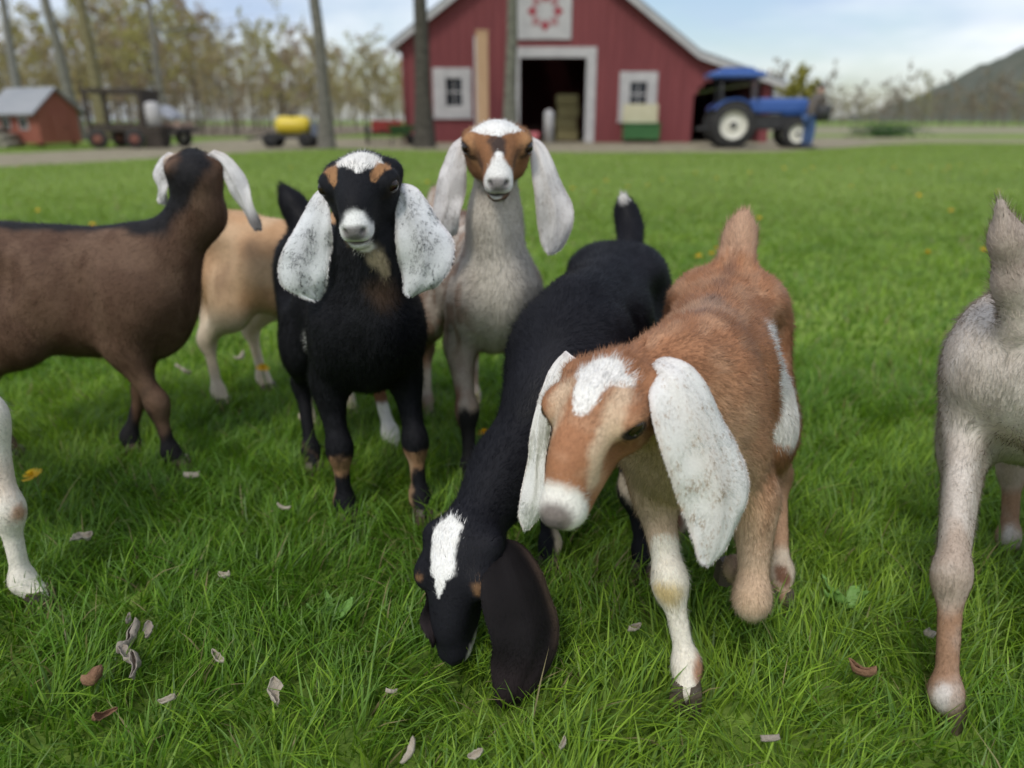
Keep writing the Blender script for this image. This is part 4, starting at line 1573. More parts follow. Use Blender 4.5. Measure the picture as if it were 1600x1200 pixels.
# one body: pelvis, legs, spine, arms, neck, head
bp_ = [(0, 0, 0.86), (0.05, 0, 1.06), (0.14, 0, 1.28), (0.20, 0, 1.40), (0.27, 0, 1.50), (0.31, 0, 1.60),
       (0.0, 0.1, 0.82), (0.02, 0.11, 0.46), (-0.03, 0.11, 0.07), (0.09, 0.12, 0.03),
       (0.0, -0.1, 0.82), (0.03, -0.11, 0.46), (-0.01, -0.11, 0.07), (0.11, -0.12, 0.03),
       (0.18, 0.18, 1.36), (0.22, 0.23, 1.10), (0.36, 0.2, 0.92), (0.41, 0.19, 0.86),
       (0.18, -0.18, 1.36), (0.24, -0.23, 1.10), (0.40, -0.2, 0.96), (0.46, -0.19, 0.90)]
be_ = [(0, 1), (1, 2), (2, 3), (3, 4), (4, 5), (0, 6), (6, 7), (7, 8), (8, 9), (0, 10), (10, 11), (11, 12), (12, 13), (2, 14), (14, 15), (15, 16), (16, 17), (2, 18), (18, 19), (19, 20), (20, 21)]
br_ = [(.14, .11), (.135, .105), (.15, .11), (.06, .06), (.095, .10), (.085, .09), (.095, .09), (.065, .065), (.045, .045), (.04, .03), (.095, .09), (.065, .065), (.045, .045), (.04, .03),
       (.065, .065), (.05, .05), (.038, .038), (.035, .025), (.065, .065), (.05, .05), (.038, .038), (.035, .025)]
def dressed():
    m, n, l, b, out = mat_new('clothed_figure')
    t = n.new('ShaderNodeTexCoord')
    sx_ = n.new('ShaderNodeSeparateXYZ')
    l.new(t.outputs['Object'], sx_.inputs['Vector'])
    rp_ = n.new('ShaderNodeValToRGB')
    rp_.color_ramp.interpolation = 'CONSTANT'
    rp_.color_ramp.elements[0].color = (0.06, 0.11, 0.23, 1)
    rp_.color_ramp.elements[1].position = 0.43
    rp_.color_ramp.elements[1].color = (0.115, 0.10, 0.085, 1)
    e_ = rp_.color_ramp.elements.new(0.725)
    e_.color = (0.36, 0.22, 0.16, 1)
    dv = n.new('ShaderNodeMath')
    dv.operation = 'MULTIPLY'
    dv.inputs[1].default_value = 0.5
    l.new(sx_.outputs['Z'], dv.inputs[0])
    l.new(dv.outputs[0], rp_.inputs['Fac'])
    l.new(rp_.outputs['Color'], b.inputs['Base Color'])
    b.inputs['Roughness'].default_value = 0.85
    return m


skin_body('body', (bp_, be_, br_), dressed(), pr)
k_ = [0, 1, 2]
skin_body('jacket', ([(0.0, 0, 0.90), (0.05, 0, 1.08), (0.14, 0, 1.28), (0.19, 0, 1.37), (0.18, 0.18, 1.36), (0.22, 0.23, 1.10), (0.34, 0.2, 0.94), (0.18, -0.18, 1.36), (0.24, -0.23, 1.10), (0.38, -0.2, 0.98)],
          [(0, 1), (1, 2), (2, 3), (2, 4), (4, 5), (5, 6), (2, 7), (7, 8), (8, 9)],
          [(.17, .14), (.165, .13), (.18, .14), (.085, .085), (.088, .088), (.07, .07), (.055, .055), (.088, .088), (.07, .07), (.055, .055)]), M_JACKET, pr)
skin_body('jeans', ([(0, 0, 0.86), (0.0, 0.1, 0.80), (0.02, 0.11, 0.46), (-0.03, 0.11, 0.10), (0.0, -0.1, 0.80), (0.03, -0.11, 0.46), (-0.01, -0.11, 0.10)],
          [(0, 1), (1, 2), (2, 3), (0, 4), (4, 5), (5, 6)],
          [(.155, .125), (.11, .105), (.082, .082), (.07, .07), (.11, .105), (.082, .082), (.07, .07)]), M_JEANS, pr)
skin_body('hair', ([(0.26, 0, 1.56), (0.285, 0, 1.63), (0.32, 0, 1.66)], [(0, 1), (1, 2)], [(.09, .10), (.10, .10), (.07, .08)]), M_HAIR, pr)
for sy in (0.12, -0.12):
    MB().box(-0.09, 0.19, sy - 0.05, sy + 0.05, 0, 0.085, 0.03).build('boot', M_IRON, pr)
bg = empty('feed_bucket', tuple(P(1281, 215, 21.6) * np.array((1, 1, 0)) + np.array((0, 0, 0.72))))
tag(bg, 'black bucket held out by the stooping person', 'bucket')
MB().lathe([(0.0, 0.0), (0.17, 0.0), (0.22, 0.42), (0.20, 0.42), (0.15, 0.03), (0.0, 0.03)], 'z', (0, 0, 0), 18).build('pail', M_IRON, bg)
MB().tube([(0.21 * math.cos(q), 0.0, 0.40 + 0.20 * math.sin(q)) for q in np.linspace(0, math.pi, 11)], 0.01, 5).build('handle', M_IRON, bg)

# ------------------------------------------------------------------ hen house
HY_ = 23.5
hc_ = P(62, 215, HY_)
hh = empty('hen_house', (hc_[0], HY_, 0), R(-27))
tag(hh, 'small orange red hen house with a grey metal roof', 'hen house')
M_ORANGE = noise_mat('faded_red', (0.27, 0.085, 0.055), (0.34, 0.12, 0.08), 2, 0.8, 0.1, 5, (6, 6, 0.6))
L_, D_, Z_ = 1.05, 0.62, 1.05
m = MB()
m.prism([(-D_, 0.12), (D_, 0.12), (D_, Z_), (0, Z_ + 0.55), (-D_, Z_)], -L_, L_, 'yz')
m.build('wall', M_ORANGE, hh)
x = -L_ + 0.1
while x < L_:
    MB().box(x - 0.015, x + 0.015, -D_ - 0.015, -D_ + 0.002, 0.14, Z_ - 0.02).build('batten', M_ORANGE, hh)
    x += 0.19
for sd in (-1, 1):
    m = MB()
    m.prism([(sd * (D_ + 0.2), Z_ - 0.16), (0, Z_ + 0.562), (0, Z_ + 0.61), (sd * (D_ + 0.2), Z_ - 0.11)], -L_ - 0.15, L_ + 0.15, 'yz')
    m.build('roof', M_METAL, hh)
for xw in (-0.45, 0.4):
    w_ = MB().box(xw - 0.2, xw + 0.2, -D_ - 0.03, -D_ + 0.003, 0.5, 0.85).build('window', M_TRIM, hh)
    MB().box(xw - 0.16, xw + 0.16, -D_ - 0.036, -D_ - 0.0305, 0.54, 0.81).build('pane', M_GLASS, w_)
d_ = MB().box(L_ - 0.003, L_ + 0.03, -0.25, 0.25, 0.15, 0.95).build('door', M_ORANGE, hh)
MB().tube([(L_ + 0.031, 0.17, 0.55), (L_ + 0.07, 0.17, 0.55)], 0.02, 8).build('handle', M_IRON, d_)
for sx in (-0.85, 0.85):
    for sy in (-0.5, 0.5):
        MB().box(sx - 0.05, sx + 0.05, sy - 0.05, sy + 0.05, -0.02, 0.119).build('foot', M_DARK, hh)
ul = P(-8, 215, 22.4)
lp = empty('log_pile', (ul[0], 22.4, 0))
tag(lp, 'grey heap of cut logs at the end of the hen house', 'log pile')
for k in range(14):
    row = 0 if k < 6 else (1 if k < 11 else 2)
    kk = k - (0, 6, 11)[row]
    xx = -0.55 + 0.2 * kk + 0.1 * row
    MB().tube([(xx, -0.4, 0.11 + row * 0.185), (xx + 0.02, 0.45, 0.11 + row * 0.185)], 0.1, 9).build('log', noise_mat('log_bark', (0.2, 0.18, 0.14), (0.3, 0.27, 0.21), 7, 0.9), lp)

# ------------------------------------------------------------------ hay wagon
WY = 22.6
wp = P(198, 215, WY)
wg = empty('hay_wagon', (wp[0], WY, 0.0), R(4))
wg.scale = (0.95, 0.95, 0.9)
tag(wg, 'dark open sided hay wagon with a tall timber rack', 'wagon')
m = MB()
m.box(-0.78, 0.85, -0.7, 0.7, 0.50, 0.60, 0.01)
m.build('bed', M_DARK, wg)
for sx in (-0.74, 0.8):
    for sy in (-0.64, 0.64):
        MB().box(sx - 0.06, sx + 0.06, sy - 0.06, sy + 0.06, 0.601, 1.62, 0.01).build('post', M_DARK, wg)
for sy in (-0.64, 0.64):
    MB().box(-0.86, 0.92, sy - 0.05, sy + 0.05, 1.621, 1.76, 0.01).build('rail', M_DARK, wg)
    MB().box(-0.67, 0.73, sy - 0.03, sy + 0.03, 0.62, 0.74, 0.01).build('rail', M_DARK, wg)
for sx in (-0.74, 0.8):
    MB().box(sx - 0.05, sx + 0.05, -0.585, 0.585, 1.625, 1.75, 0.01).build('crossbar', M_DARK, wg)
MB().box(0.74, 0.86, -0.57, 0.57, 0.602, 1.60, 0.01).build('end_board', M_DARK, wg)
M_RUST = noise_mat('rusty_red', (0.16, 0.06, 0.045), (0.24, 0.10, 0.07), 7, 0.8)
for sx in (-0.5, 0.55):
    for sy in (-0.78, 0.78):
        w_ = MB().lathe([(0.16, -0.07), (0.26, -0.07), (0.28, -0.04), (0.28, 0.04), (0.26, 0.07), (0.16, 0.07)], 'y', (sx, sy, 0.28), 22, False).build('wheel', M_RUBBER, wg)
        MB().lathe([(0.01, -0.04), (0.15, -0.05), (0.165, 0.0), (0.15, 0.05), (0.01, 0.04)], 'y', (sx, sy, 0.28), 18).build('rim', M_RUST, w_)
MB().tube([(0.86, 0, 0.45), (1.5, 0, 0.35)], 0.04, 8).build('drawbar', M_IRON, wg)
lw = P(266, 215, 23.2)
lg = empty('flat_trailer', (lw[0], 23.2, 0.0), R(-8))
tag(lg, 'low black trailer carrying boards under a slumped grey tarpaulin', 'trailer')
MB().box(-0.6, 0.62, -0.5, 0.5, 0.42, 0.54, 0.01).build('bed', M_IRON, lg)
for k in range(4):
    MB().box(-0.55, 0.6, -0.42 + k * 0.21, -0.24 + k * 0.21, 0.541, 0.72, 0.01).build('board', noise_mat('weathered_board', (0.32, 0.22, 0.17), (0.40, 0.29, 0.23), 4, 0.85), lg)
tv, tf = [], []
gt = np.random.default_rng(3)
for i in range(9):
    for j in range(7):
        u, v = i / 8, j / 6
        tv.append((-0.35 + 0.75 * u, -0.48 + 0.96 * v, 0.74 + 0.44 * math.sin(math.pi * min(1, 0.15 + u * 0.8)) * math.sin(math.pi * (0.12 + 0.76 * v)) + gt.normal(0, 0.015)))
for i in range(8):
    for j in range(6):
        a = i * 7 + j
        tf.append((a, a + 7, a + 8, a + 1))
to = link('tarpaulin', mesh_np('tarpaulin', tv, tf), noise_mat('grey_tarp', (0.30, 0.31, 0.34), (0.36, 0.37, 0.40), 3, 0.5), lg)
to.modifiers.new('thick', 'SOLIDIFY').thickness = 0.02
for sy in (-0.56, 0.56):
    w_ = MB().lathe([(0.14, -0.06), (0.25, -0.06), (0.26, 0.0), (0.25, 0.06), (0.14, 0.06)], 'y', (0.1, sy, 0.26), 20, False).build('wheel', M_RUBBER, lg)
    MB().lathe([(0.01, -0.04), (0.135, -0.04), (0.14, 0.04), (0.01, 0.04)], 'y', (0.1, sy, 0.26), 16).build('rim', M_RIM, w_)
dm = MB().lathe([(0.0, 0.0), (0.2, 0.0), (0.21, 0.3), (0.2, 0.58), (0.1, 0.64), (0.0, 0.64)], 'z', (0, 0, 0), 18).build('milk_churn', M_TRIM)
dq = P(243, 215, 22.3)
dm.location = (dq[0] + 0.07, 22.2, 0.60)
cr_ = empty('crate', (dq[0] + 0.07, 22.2, 0.0))
tag(cr_, 'rough dark wooden crate beside the hay wagon under a white churn', 'crate')
tag(dm, 'white churn standing on a wooden crate by the wagon', 'churn')
for k in range(4):
    MB().box(-0.25, 0.25, -0.25, 0.25, 0.02 + k * 0.146, 0.02 + k * 0.146 + 0.125, 0.008).build('slat', M_DARK, cr_)
for sx in (-1, 1):
    MB().box(sx * 0.26 - 0.012, sx * 0.26 + 0.012, -0.06, 0.06, 0, 0.595).build('corner_post', M_DARK, cr_)
# ------------------------------------------------------------------ tank trailer
SY_ = 23.0
sp_ = P(456, 212, SY_)
st = empty('tank_trailer', (sp_[0], SY_, 0.0), R(3))
st.scale = (0.88, 0.88, 0.85)
tag(st, 'low black trailer carrying a round yellow spray tank', 'trailer')
MB().box(-1.0, 0.95, -0.45, 0.45, 0.30, 0.38, 0.01).build('chassis', M_IRON, st)
tk = MB()
tk.lathe([(0.0, -0.56), (0.16, -0.56), (0.27, -0.50), (0.31, -0.36), (0.31, 0.36), (0.27, 0.50), (0.16, 0.56), (0.0, 0.56)], 'x', (0.08, 0, 0.71), 26)
tko = tk.build('tank', noise_mat('yellow_tank', (0.62, 0.46, 0.03), (0.68, 0.52, 0.05), 2, 0.4), st)
MB().lathe([(0.0, 1.0), (0.12, 1.0), (0.12, 1.08), (0.0, 1.09)], 'z', (0.08, 0, 0), 16).build('filler_cap', M_IRON, tko)
for sx in (-0.25, 0.4):
    MB().box(sx - 0.04, sx + 0.04, -0.32, 0.32, 0.381, 0.46).build('cradle', M_IRON, st)
for sx in (-0.6, 0.55):
    for sy in (-0.52, 0.52):
        w_ = MB().lathe([(0.13, -0.07), (0.24, -0.07), (0.25, 0.0), (0.24, 0.07), (0.13, 0.07)], 'y', (sx, sy, 0.25), 20, False).build('wheel', M_RUBBER, st)
        MB().lathe([(0.01, -0.04), (0.125, -0.04), (0.13, 0.04), (0.01, 0.04)], 'y', (sx, sy, 0.25), 16).build('rim', M_IRON, w_)
MB().tube([(-1.0, 0, 0.34), (-1.5, 0, 0.26)], 0.035, 8).build('drawbar', M_IRON, st)
MB().box(0.70, 0.92, -0.3, 0.3, 0.381, 0.80, 0.03).build('pump', noise_mat('pump_grey', (0.10, 0.12, 0.16), (0.16, 0.18, 0.22), 5, 0.5), st)
# ------------------------------------------------------------------ red seeder left of the barn
rp = P(606, 212, 26.0)
rs = empty('seed_drill', (rp[0], 26.0, 0.0), R(8))
tag(rs, 'low red farm implement parked at the left side of the barn', 'farm implement')
m = MB()
m.prism([(-0.28, 0.75), (0.28, 0.75), (0.14, 0.4), (-0.14, 0.4)], -0.5, 0.5, 'yz')
m.build('hopper', noise_mat('implement_red', (0.36, 0.05, 0.05), (0.42, 0.07, 0.06), 3, 0.55), rs)
MB().box(-0.55, 0.55, -0.06, 0.06, 0.30, 0.395).build('beam', M_IRON, rs)
for k in range(5):
    MB().tube([(-0.44 + k * 0.22, 0, 0.29), (-0.44 + k * 0.22, 0.1, 0.05), (-0.44 + k * 0.22, 0.0, 0.0)], 0.02, 6).build('tine', M_IRON, rs)
for sx in (-0.66, 0.66):
    w_ = MB().lathe([(0.15, -0.05), (0.29, -0.05), (0.3, 0), (0.29, 0.05), (0.15, 0.05)], 'x', (sx, 0, 0.30), 20, False).build('wheel', M_RUBBER, rs)
    MB().lathe([(0.01, -0.03), (0.145, -0.03), (0.148, 0.03), (0.01, 0.03)], 'x', (sx, 0, 0.30), 16).build('rim', M_RIM, w_)
wbp = P(628, 222, 24.0)
wb_ = empty('wheelbarrow', (wbp[0], 24.0, 0), R(70))
tag(wb_, 'green wheelbarrow standing beside the dark tree trunk', 'wheelbarrow')
m = MB()
bmesh.ops.create_cone(m.bm, cap_ends=True, segments=4, radius1=0.26, radius2=0.48, depth=0.26, matrix=Matrix.Translation((0, 0, 0.48)) @ Matrix.Diagonal((1.25, 0.85, 1, 1)) @ Matrix.Rotation(R(45), 4, 'Z'))
m.build('tray', M_GREEN, wb_)
for sy in (-0.2, 0.2):
    MB().tube([(0.55, sy * 0.3, 0.18), (-0.2, sy, 0.33), (-0.85, sy * 1.3, 0.52)], 0.018, 6).build('handle', M_DARK, wb_)
    MB().tube([(-0.25, sy, 0.33), (-0.3, sy, 0.0)], 0.016, 6).build('leg', M_IRON, wb_)
MB().lathe([(0.03, -0.04), (0.16, -0.04), (0.18, 0), (0.16, 0.04), (0.03, 0.04)], 'y', (0.58, 0, 0.18), 18).build('wheel', M_RUBBER, wb_)


# ------------------------------------------------------------------ the herd
def face_marks(s, pt, nose=(0.16, 0.14, 0.135), rim=(0.02, 0.015, 0.012), lip=(0.10, 0.08, 0.075)):
    q = s.hs
    for sd in (1, -1):
        pt.blob(s.H(0.0195, sd * 0.058, 0.0105), np.array((0.0185, 0.018, 0.0118)) * q, rim, 0.2, s.hf, 1.0, 0.2)
        pt.blob(s.H(0.037, sd * 0.046, 0.000), np.array((0.008, 0.012, 0.005)) * q, rim, 0.5, s.hf, 0.8, 0.2)   # tear corner
    pt.blob(s.H(0.1365, 0, -0.0115), np.array((0.013, 0.0215, 0.0120)) * q, nose, 0.3, s.hf, 1.0, 0.2)
    for sd in (1, -1):
        pt.blob(s.H(0.136, sd * 0.0145, -0.0098), np.array((0.008, 0.0052, 0.0042)) * q, (0.05, 0.042, 0.04), 0.5, s.hf, 0.75, 0.1)
    pt.blob(s.H(0.120, 0, -0.035), np.array((0.022, 0.032, 0.004)) * q, lip, 0.4, s.hf, 0.9, 0.15)
    return pt


def flecks(pt, col, amount, scale=140, seed=5):
    m = sstep(0.55, 0.85, vnoise(pt.p, scale, seed)) * amount
    return pt.blend(col, m)


# ---- the tan goat with the white star
T = Goat('tan', (0.243, 0.925), (-0.37, -0.93), 1.02, 0.0050)
T.brisket = 0
T.fat = 0.93
T.mz = 1.10
T.head(P(934, 645, 0.765), -31, 35, 2, 0.95)
T.neck_base = np.array([0.165, 0, 0.425])
T.neck_mid = T.loc((0.192, 0.862, 0.445))
T.neck_r = (0.062, 0.043)
T.foot('FR', (0.235, 0.81))
T.J['FL'] = [T.loc(v) for v in ((0.275, 0.90, 0.37), (0.325, 0.885, 0.275), (0.318, 0.835, 0.155), (0.335, 0.945, 0.125), (0.337, 0.985, 0.090))]
T.foot('HL', (0.435, 1.02))
T.foot('HR', (0.30, 1.20))
T.tail = [T.loc(P(1150, 415, 1.25)), T.loc(P(1153, 390, 1.27)), T.loc(P(1158, 360, 1.27)), T.loc(P(1162, 338, 1.265))]


def coat_tan(s, p):
    tan, lite, deep = (0.40, 0.190, 0.095), (0.56, 0.42, 0.29), (0.29, 0.125, 0.058)
    pt = Paint(p, tan, 3)
    pt.blend(deep, 0.55 * sstep(0.4, 0.75, vnoise(p, 14, 4)))
    pt.blend((0.50, 0.29, 0.17), 0.6 * sstep(0.5, 0.8, vnoise(p * np.array((0.5, 1, 1)), 60, 8)))
    pt.blend(lite, 0.85 * sstep(0.30, 0.20, p[:, 2] + 0.5 * np.abs(p[:, 1])))
    pt.blob((0.22, 0, 0.30), (0.10, 0.10, 0.13), (0.52, 0.37, 0.24), 0.5)
    # smoky marks along the spine
    for x_, a_ in ((0.10, 0.5), (0.02, 0.75), (-0.08, 0.4), (-0.16, 0.5), (-0.22, 0.6)):
        pt.blob((x_, 0, 0.50), (0.035, 0.014, 0.05), (0.13, 0.085, 0.07), 0.6, None, a_)
    pt.blob((0.07, 0, 0.51), (0.05, 0.05, 0.03), (0.55, 0.36, 0.24), 0.6, None, 0.5)
    # white flank patch
    pt.blob(s.loc(P(1213, 590, 1.06)), (0.042, 0.08, 0.095), WHITE, 0.10)
    pt.blob(s.loc(P(1222, 665, 1.04)), (0.03, 0.08, 0.04), WHITE, 0.12)
    # legs
    for leg in ('FL', 'FR'):
        j = s.J[leg]
        pt.line(j[1], j[2], 0.034, lite, 0.5, 0.75)
        pt.line(j[2], j[4], 0.05, (0.55, 0.38, 0.25), 0.3, 0.7)
    j = s.J['FR']
    pt.line(j[2] + np.array((0, 0, 0.035)), j[4], 0.034, (0.78, 0.72, 0.60), 0.12)
    pt.blob(j[2] + np.array((0.02, 0, -0.006)), (0.016, 0.018, 0.022), (0.62, 0.48, 0.24), 0.6)
    pt.blob(j[3] + np.array((0.0, 0.022, -0.005)), (0.02, 0.013, 0.03), (0.42, 0.22, 0.13), 0.4)
    j = s.J['FL']
    pt.blob(j[2] + np.array((0.012, 0, -0.022)), (0.03, 0.04, 0.018), (0.60, 0.47, 0.34), 0.5)
    for leg in ('HL', 'HR'):
        j = s.J[leg]
        pt.line(j[2], j[4], 0.03, (0.42, 0.24, 0.14), 0.4, 0.8)
        pt.blob(j[3], (0.03, 0.03, 0.05), (0.6, 0.5, 0.38), 0.4)
        pt.blob(j[3] + np.array((0.018, 0, 0.015)), (0.012, 0.012, 0.03), (0.2, 0.10, 0.06), 0.5)
    pt.blob(s.tail[2], (0.05, 0.05, 0.06), (0.52, 0.33, 0.22), 0.5)
    # head
    q = s.hs
    f = s.hf
    pt.blob(s.H(-0.03, 0, 0.02), np.array((0.07, 0.07, 0.05)) * q, (0.32, 0.145, 0.07), 0.4, f, 0.8)
    for sd in (1, -1):
        pt.line(s.H(0.0, sd * 0.038, 0.035), s.H(0.075, sd * 0.022, 0.0), 0.015 * q, (0.62, 0.46, 0.31), 0.5, 0.9)
        pt.blob(s.H(0.03, sd * 0.05, -0.012), np.array((0.025, 0.02, 0.012)) * q, (0.20, 0.085, 0.035), 0.6, f, 0.7)
    pt.blob(s.H(-0.02, 0, -0.07), np.array((0.08, 0.06, 0.025)) * q, (0.56, 0.38, 0.22), 0.4, f)
    pt.line(s.H(-0.030, 0, 0.045), s.H(0.022, 0, 0.048), 0.027 * q, WHITE, 0.10, 1, 0.6, 0.012 * q)
    pt.blob(s.H(-0.026, 0.004, 0.045), np.array((0.015, 0.043, 0.03)) * q, WHITE, 0.12, f, 1, 0.6)
    pt.blob(s.H(0.131, 0, -0.024), np.array((0.045, 0.06, 0.055)) * q, (0.80, 0.76, 0.68), 0.14, f, 1, 0.7)
    pt.blob(s.H(0.130, 0.003, -0.006), np.array((0.021, 0.023, 0.020)) * q, (0.16, 0.13, 0.115), 0.35, f, 0.95, 0.2)
    return face_marks(s, pt, (0.12, 0.10, 0.095)).c


ear_T = [
    dict(l=[(1003, 592, .805), (1014, 600, .765), (1014, 625, .74), (1020, 670, .725), (1034, 720, .72), (1056, 765, .715), (1077, 812, .715), (1084, 850, .715), (1088, 874, .715), (1100, 884, .715)],
         r=[(1022, 562, .815), (1046, 558, .785), (1078, 570, .775), (1108, 605, .775), (1138, 660, .77), (1158, 715, .765), (1162, 770, .755), (1150, 822, .74), (1134, 862, .728), (1112, 884, .718)],
         col=ear_plain((0.76, 0.74, 0.70), (0.45, 0.32, 0.22), 0.75, 330), hair=26000, arch=0.13),
    dict(l=[(884, 548, .90), (862, 572, .89), (845, 615, .87), (832, 665, .86), (824, 720, .85), (813, 775, .84), (811, 805, .84), (820, 826, .84)],
         r=[(900, 560, .86), (880, 600, .86), (862, 640, .855), (856, 680, .85), (852, 730, .845), (856, 765, .84), (848, 800, .835), (828, 827, .838)],
         col=ear_plain((0.80, 0.78, 0.74)), hair=12000, arch=0.1),
]
T.build('tan goat with a white forehead star and long white ears, one front leg lifted', coat_tan, ear_T, 138000)

# ---- the black goat grazing
Z = Goat('grazing', (0.105, 1.20), (-0.34, -0.94), 1.02, 0.0054)
Z.head(P(716, 895, 0.895), -16, 64, 10, 0.95)
Z.neck_base = np.array([0.185, 0.0, 0.375])
Z.neck_mid = Z.loc(P(790, 740, 1.03))
Z.neck_r = (0.068, 0.046)
Z.foot('FL', (0.225, 1.10))
Z.foot('FR', (0.062, 1.12))
Z.foot('HR', (0.06, 1.62))
Z.foot('HL', (0.25, 1.60))
Z.tail = [Z.loc(P(985, 378, 1.60)), Z.loc(P(984, 355, 1.63)), Z.loc(P(978, 330, 1.64)), Z.loc(P(973, 308, 1.63))]


def coat_grazing(s, p):
    pt = Paint(p, (0.009, 0.009, 0.012), 5)
    pt.blend((0.015, 0.015, 0.020), 0.7 * sstep(0.45, 0.8, vnoise(p, 12, 4)))
    j = s.J['FR']
    pt.line(j[1] + np.array((0.0, 0.03, 0)), j[3] + np.array((0, 0.025, 0)), 0.02, (0.62, 0.52, 0.38), 0.3)
    j = s.J['FL']
    pt.line(j[2] + np.array((0, -0.02, 0.02)), j[2] + np.array((0.02, 0.0, 0.0)), 0.012, (0.5, 0.42, 0.32), 0.5)
    pt.blob(s.tail[-1], (0.02, 0.02, 0.016), (0.6, 0.58, 0.54), 0.4)
    q, f = s.hs, s.hf
    pt.line(s.H(-0.065, -0.010, 0.042), s.H(-0.012, -0.004, 0.05), 0.030 * q, (0.84, 0.82, 0.77), 0.08, 1, 0.9, 0.027 * q)
    pt.line(s.H(-0.01, 0, 0.05), s.H(0.035, 0, 0.048), 0.016 * q, (0.84, 0.82, 0.77), 0.1, 1, 0.5, 0.004 * q)
    for sd in (1, -1):
        pt.blob(s.H(0.016, sd * 0.05, 0.032), np.array((0.011, 0.012, 0.008)) * q, (0.24, 0.13, 0.06), 0.5, f)
        pt.blob(s.H(0.115, sd * 0.03, -0.03), np.array((0.022, 0.014, 0.02)) * q, (0.7, 0.66, 0.6), 0.3, f)
    pt.blob(s.H(0.12, 0, -0.045), np.array((0.04, 0.04, 0.02)) * q, (0.7, 0.66, 0.6), 0.3, f)
    return face_marks(s, pt, (0.03, 0.03, 0.03)).c


def ear_dark(uv, p, fine=False):
    c = np.tile(np.array((0.010, 0.0082, 0.0085)), (len(uv), 1))
    m = sstep(0.75, 0.98, uv[:, 1]) * np.exp(-((uv[:, 0] - 0.38) / 0.2) ** 2)
    c = c * (1 - m[:, None]) + np.array((0.17, 0.11, 0.08)) * m[:, None]
    m = sstep(0.6, 0.8, uv[:, 0])
    return c * (1 - m[:, None]) + np.array((0.021, 0.015, 0.0155)) * m[:, None]


ear_Z = [
    dict(l=[(764, 862, .90), (754, 895, .86), (751, 935, .83), (757, 975, .815), (770, 1015, .80), (770, 1060, .795), (773, 1088, .795), (785, 1108, .795)],
         r=[(780, 840, .93), (815, 850, .925), (845, 890, .905), (866, 935, .885), (875, 970, .87), (866, 1015, .84), (848, 1055, .82), (828, 1090, .80), (795, 1109, .796)],
         col=ear_dark, hair=16000, arch=0.16),
    dict(l=[(672, 880, .94), (662, 915, .90), (662, 955, .86), (664, 985, .845), (672, 1010, .84)],
         r=[(690, 890, .95), (692, 925, .93), (692, 955, .90), (694, 985, .87), (680, 1012, .845)],
         col=ear_dark, hair=5000, arch=0.1),
]
Z.build('black goat with a white forehead patch, head down grazing, long dark brown ears', coat_grazing, ear_Z, 90000)

# ---- the black goat with speckled ears, looking up
B = Goat('black', (-0.275, 1.34), (0.42, -0.90), 1.05, 0.0058)
B.mz = 0.80
B.fat = 0.86
B.brisket = 0
B.head(P(563, 294, 1.245), 2, 27, 3, 1.0)
B.neck_mid = B.loc((-0.245, 1.285, 0.54))
B.neck_r = (0.074, 0.045)
B.foot('FR', (-0.318, 1.275))
B.foot('FL', (-0.172, 1.29))
B.foot('HR', (-0.440, 1.50))
B.foot('HL', (-0.275, 1.60))
B.tail = [B.loc(P(482, 352, 1.62)), B.loc(P(468, 335, 1.63)), B.loc(P(455, 315, 1.63)), B.loc(P(442, 294, 1.63))]


def coat_black(s, p):
    pt = Paint(p, (0.008, 0.008, 0.010), 7)
    tan = (0.30, 0.17, 0.09)
    for leg in ('FR', 'FL'):
        j = s.J[leg]
        pt.blob(j[2] + np.array((0.012, 0.0, -0.026)), (0.026, 0.03, 0.020), tan, 0.25)
        pt.line(j[2] + np.array((0.0, -0.018, -0.03)), j[3] + np.array((0.0, -0.018, 0)), 0.011, (0.38, 0.24, 0.14), 0.4)
    j = s.J['HR']
    pt.line(j[2] + np.array((-0.02, 0, -0.02)), j[4], 0.013, (0.30, 0.18, 0.10), 0.4)
    j = s.J['HL']
    pt.line(j[1] + np.array((0.0, -0.02, -0.06)), j[3], 0.06, (0.22, 0.10, 0.05), 0.3)
    pt.line(j[3] + np.array((0, 0, 0.035)), j[4], 0.04, WHITE, 0.2)
    pt.blob((-0.02, 0, 0.26), (0.10, 0.055, 0.05), (0.7, 0.66, 0.6), 0.25)
    pt.blob((0.02, -0.095, 0.31), (0.022, 0.03, 0.055), (0.7, 0.68, 0.64), 0.2)
    # pale throat
    pt.line(s.H(0.05, 0, -0.06), s.loc(P(600, 432, 1.205)), 0.024, (0.42, 0.33, 0.2), 0.5, 0.9, 1, 0.010)
    pt.blob(s.loc(P(600, 455, 1.21)), (0.025, 0.025, 0.025), (0.07, 0.04, 0.022), 0.8, None, 0.7)
    q, f = s.hs, s.hf
    pt.line(s.H(-0.012, 0, 0.028), s.H(0.045, 0, 0.036), 0.040 * q, WHITE, 0.08, 1, 0.35, 0.002 * q)
    for sd in (1, -1):
        pt.line(s.H(-0.012, sd * 0.044, 0.036), s.H(0.032, sd * 0.028, 0.026), 0.0125 * q, (0.33, 0.17, 0.075), 0.2, 1, 0.3, 0.007 * q)
    pt.line(s.H(0.06, 0, 0.022), s.H(0.12, 0, -0.004), 0.009 * q, (0.80, 0.79, 0.76), 0.25, 1, 0.5, 0.021 * q)
    pt.blob(s.H(0.128, 0, -0.022), np.array((0.026, 0.030, 0.020)) * q, (0.74, 0.72, 0.69), 0.2, f)
    pt.blob(s.H(0.105, 0, -0.055), np.array((0.028, 0.026, 0.016)) * q, (0.74, 0.71, 0.64), 0.2, f)
    return face_marks(s, pt, (0.19, 0.175, 0.17), lip=(0.14, 0.11, 0.11)).c


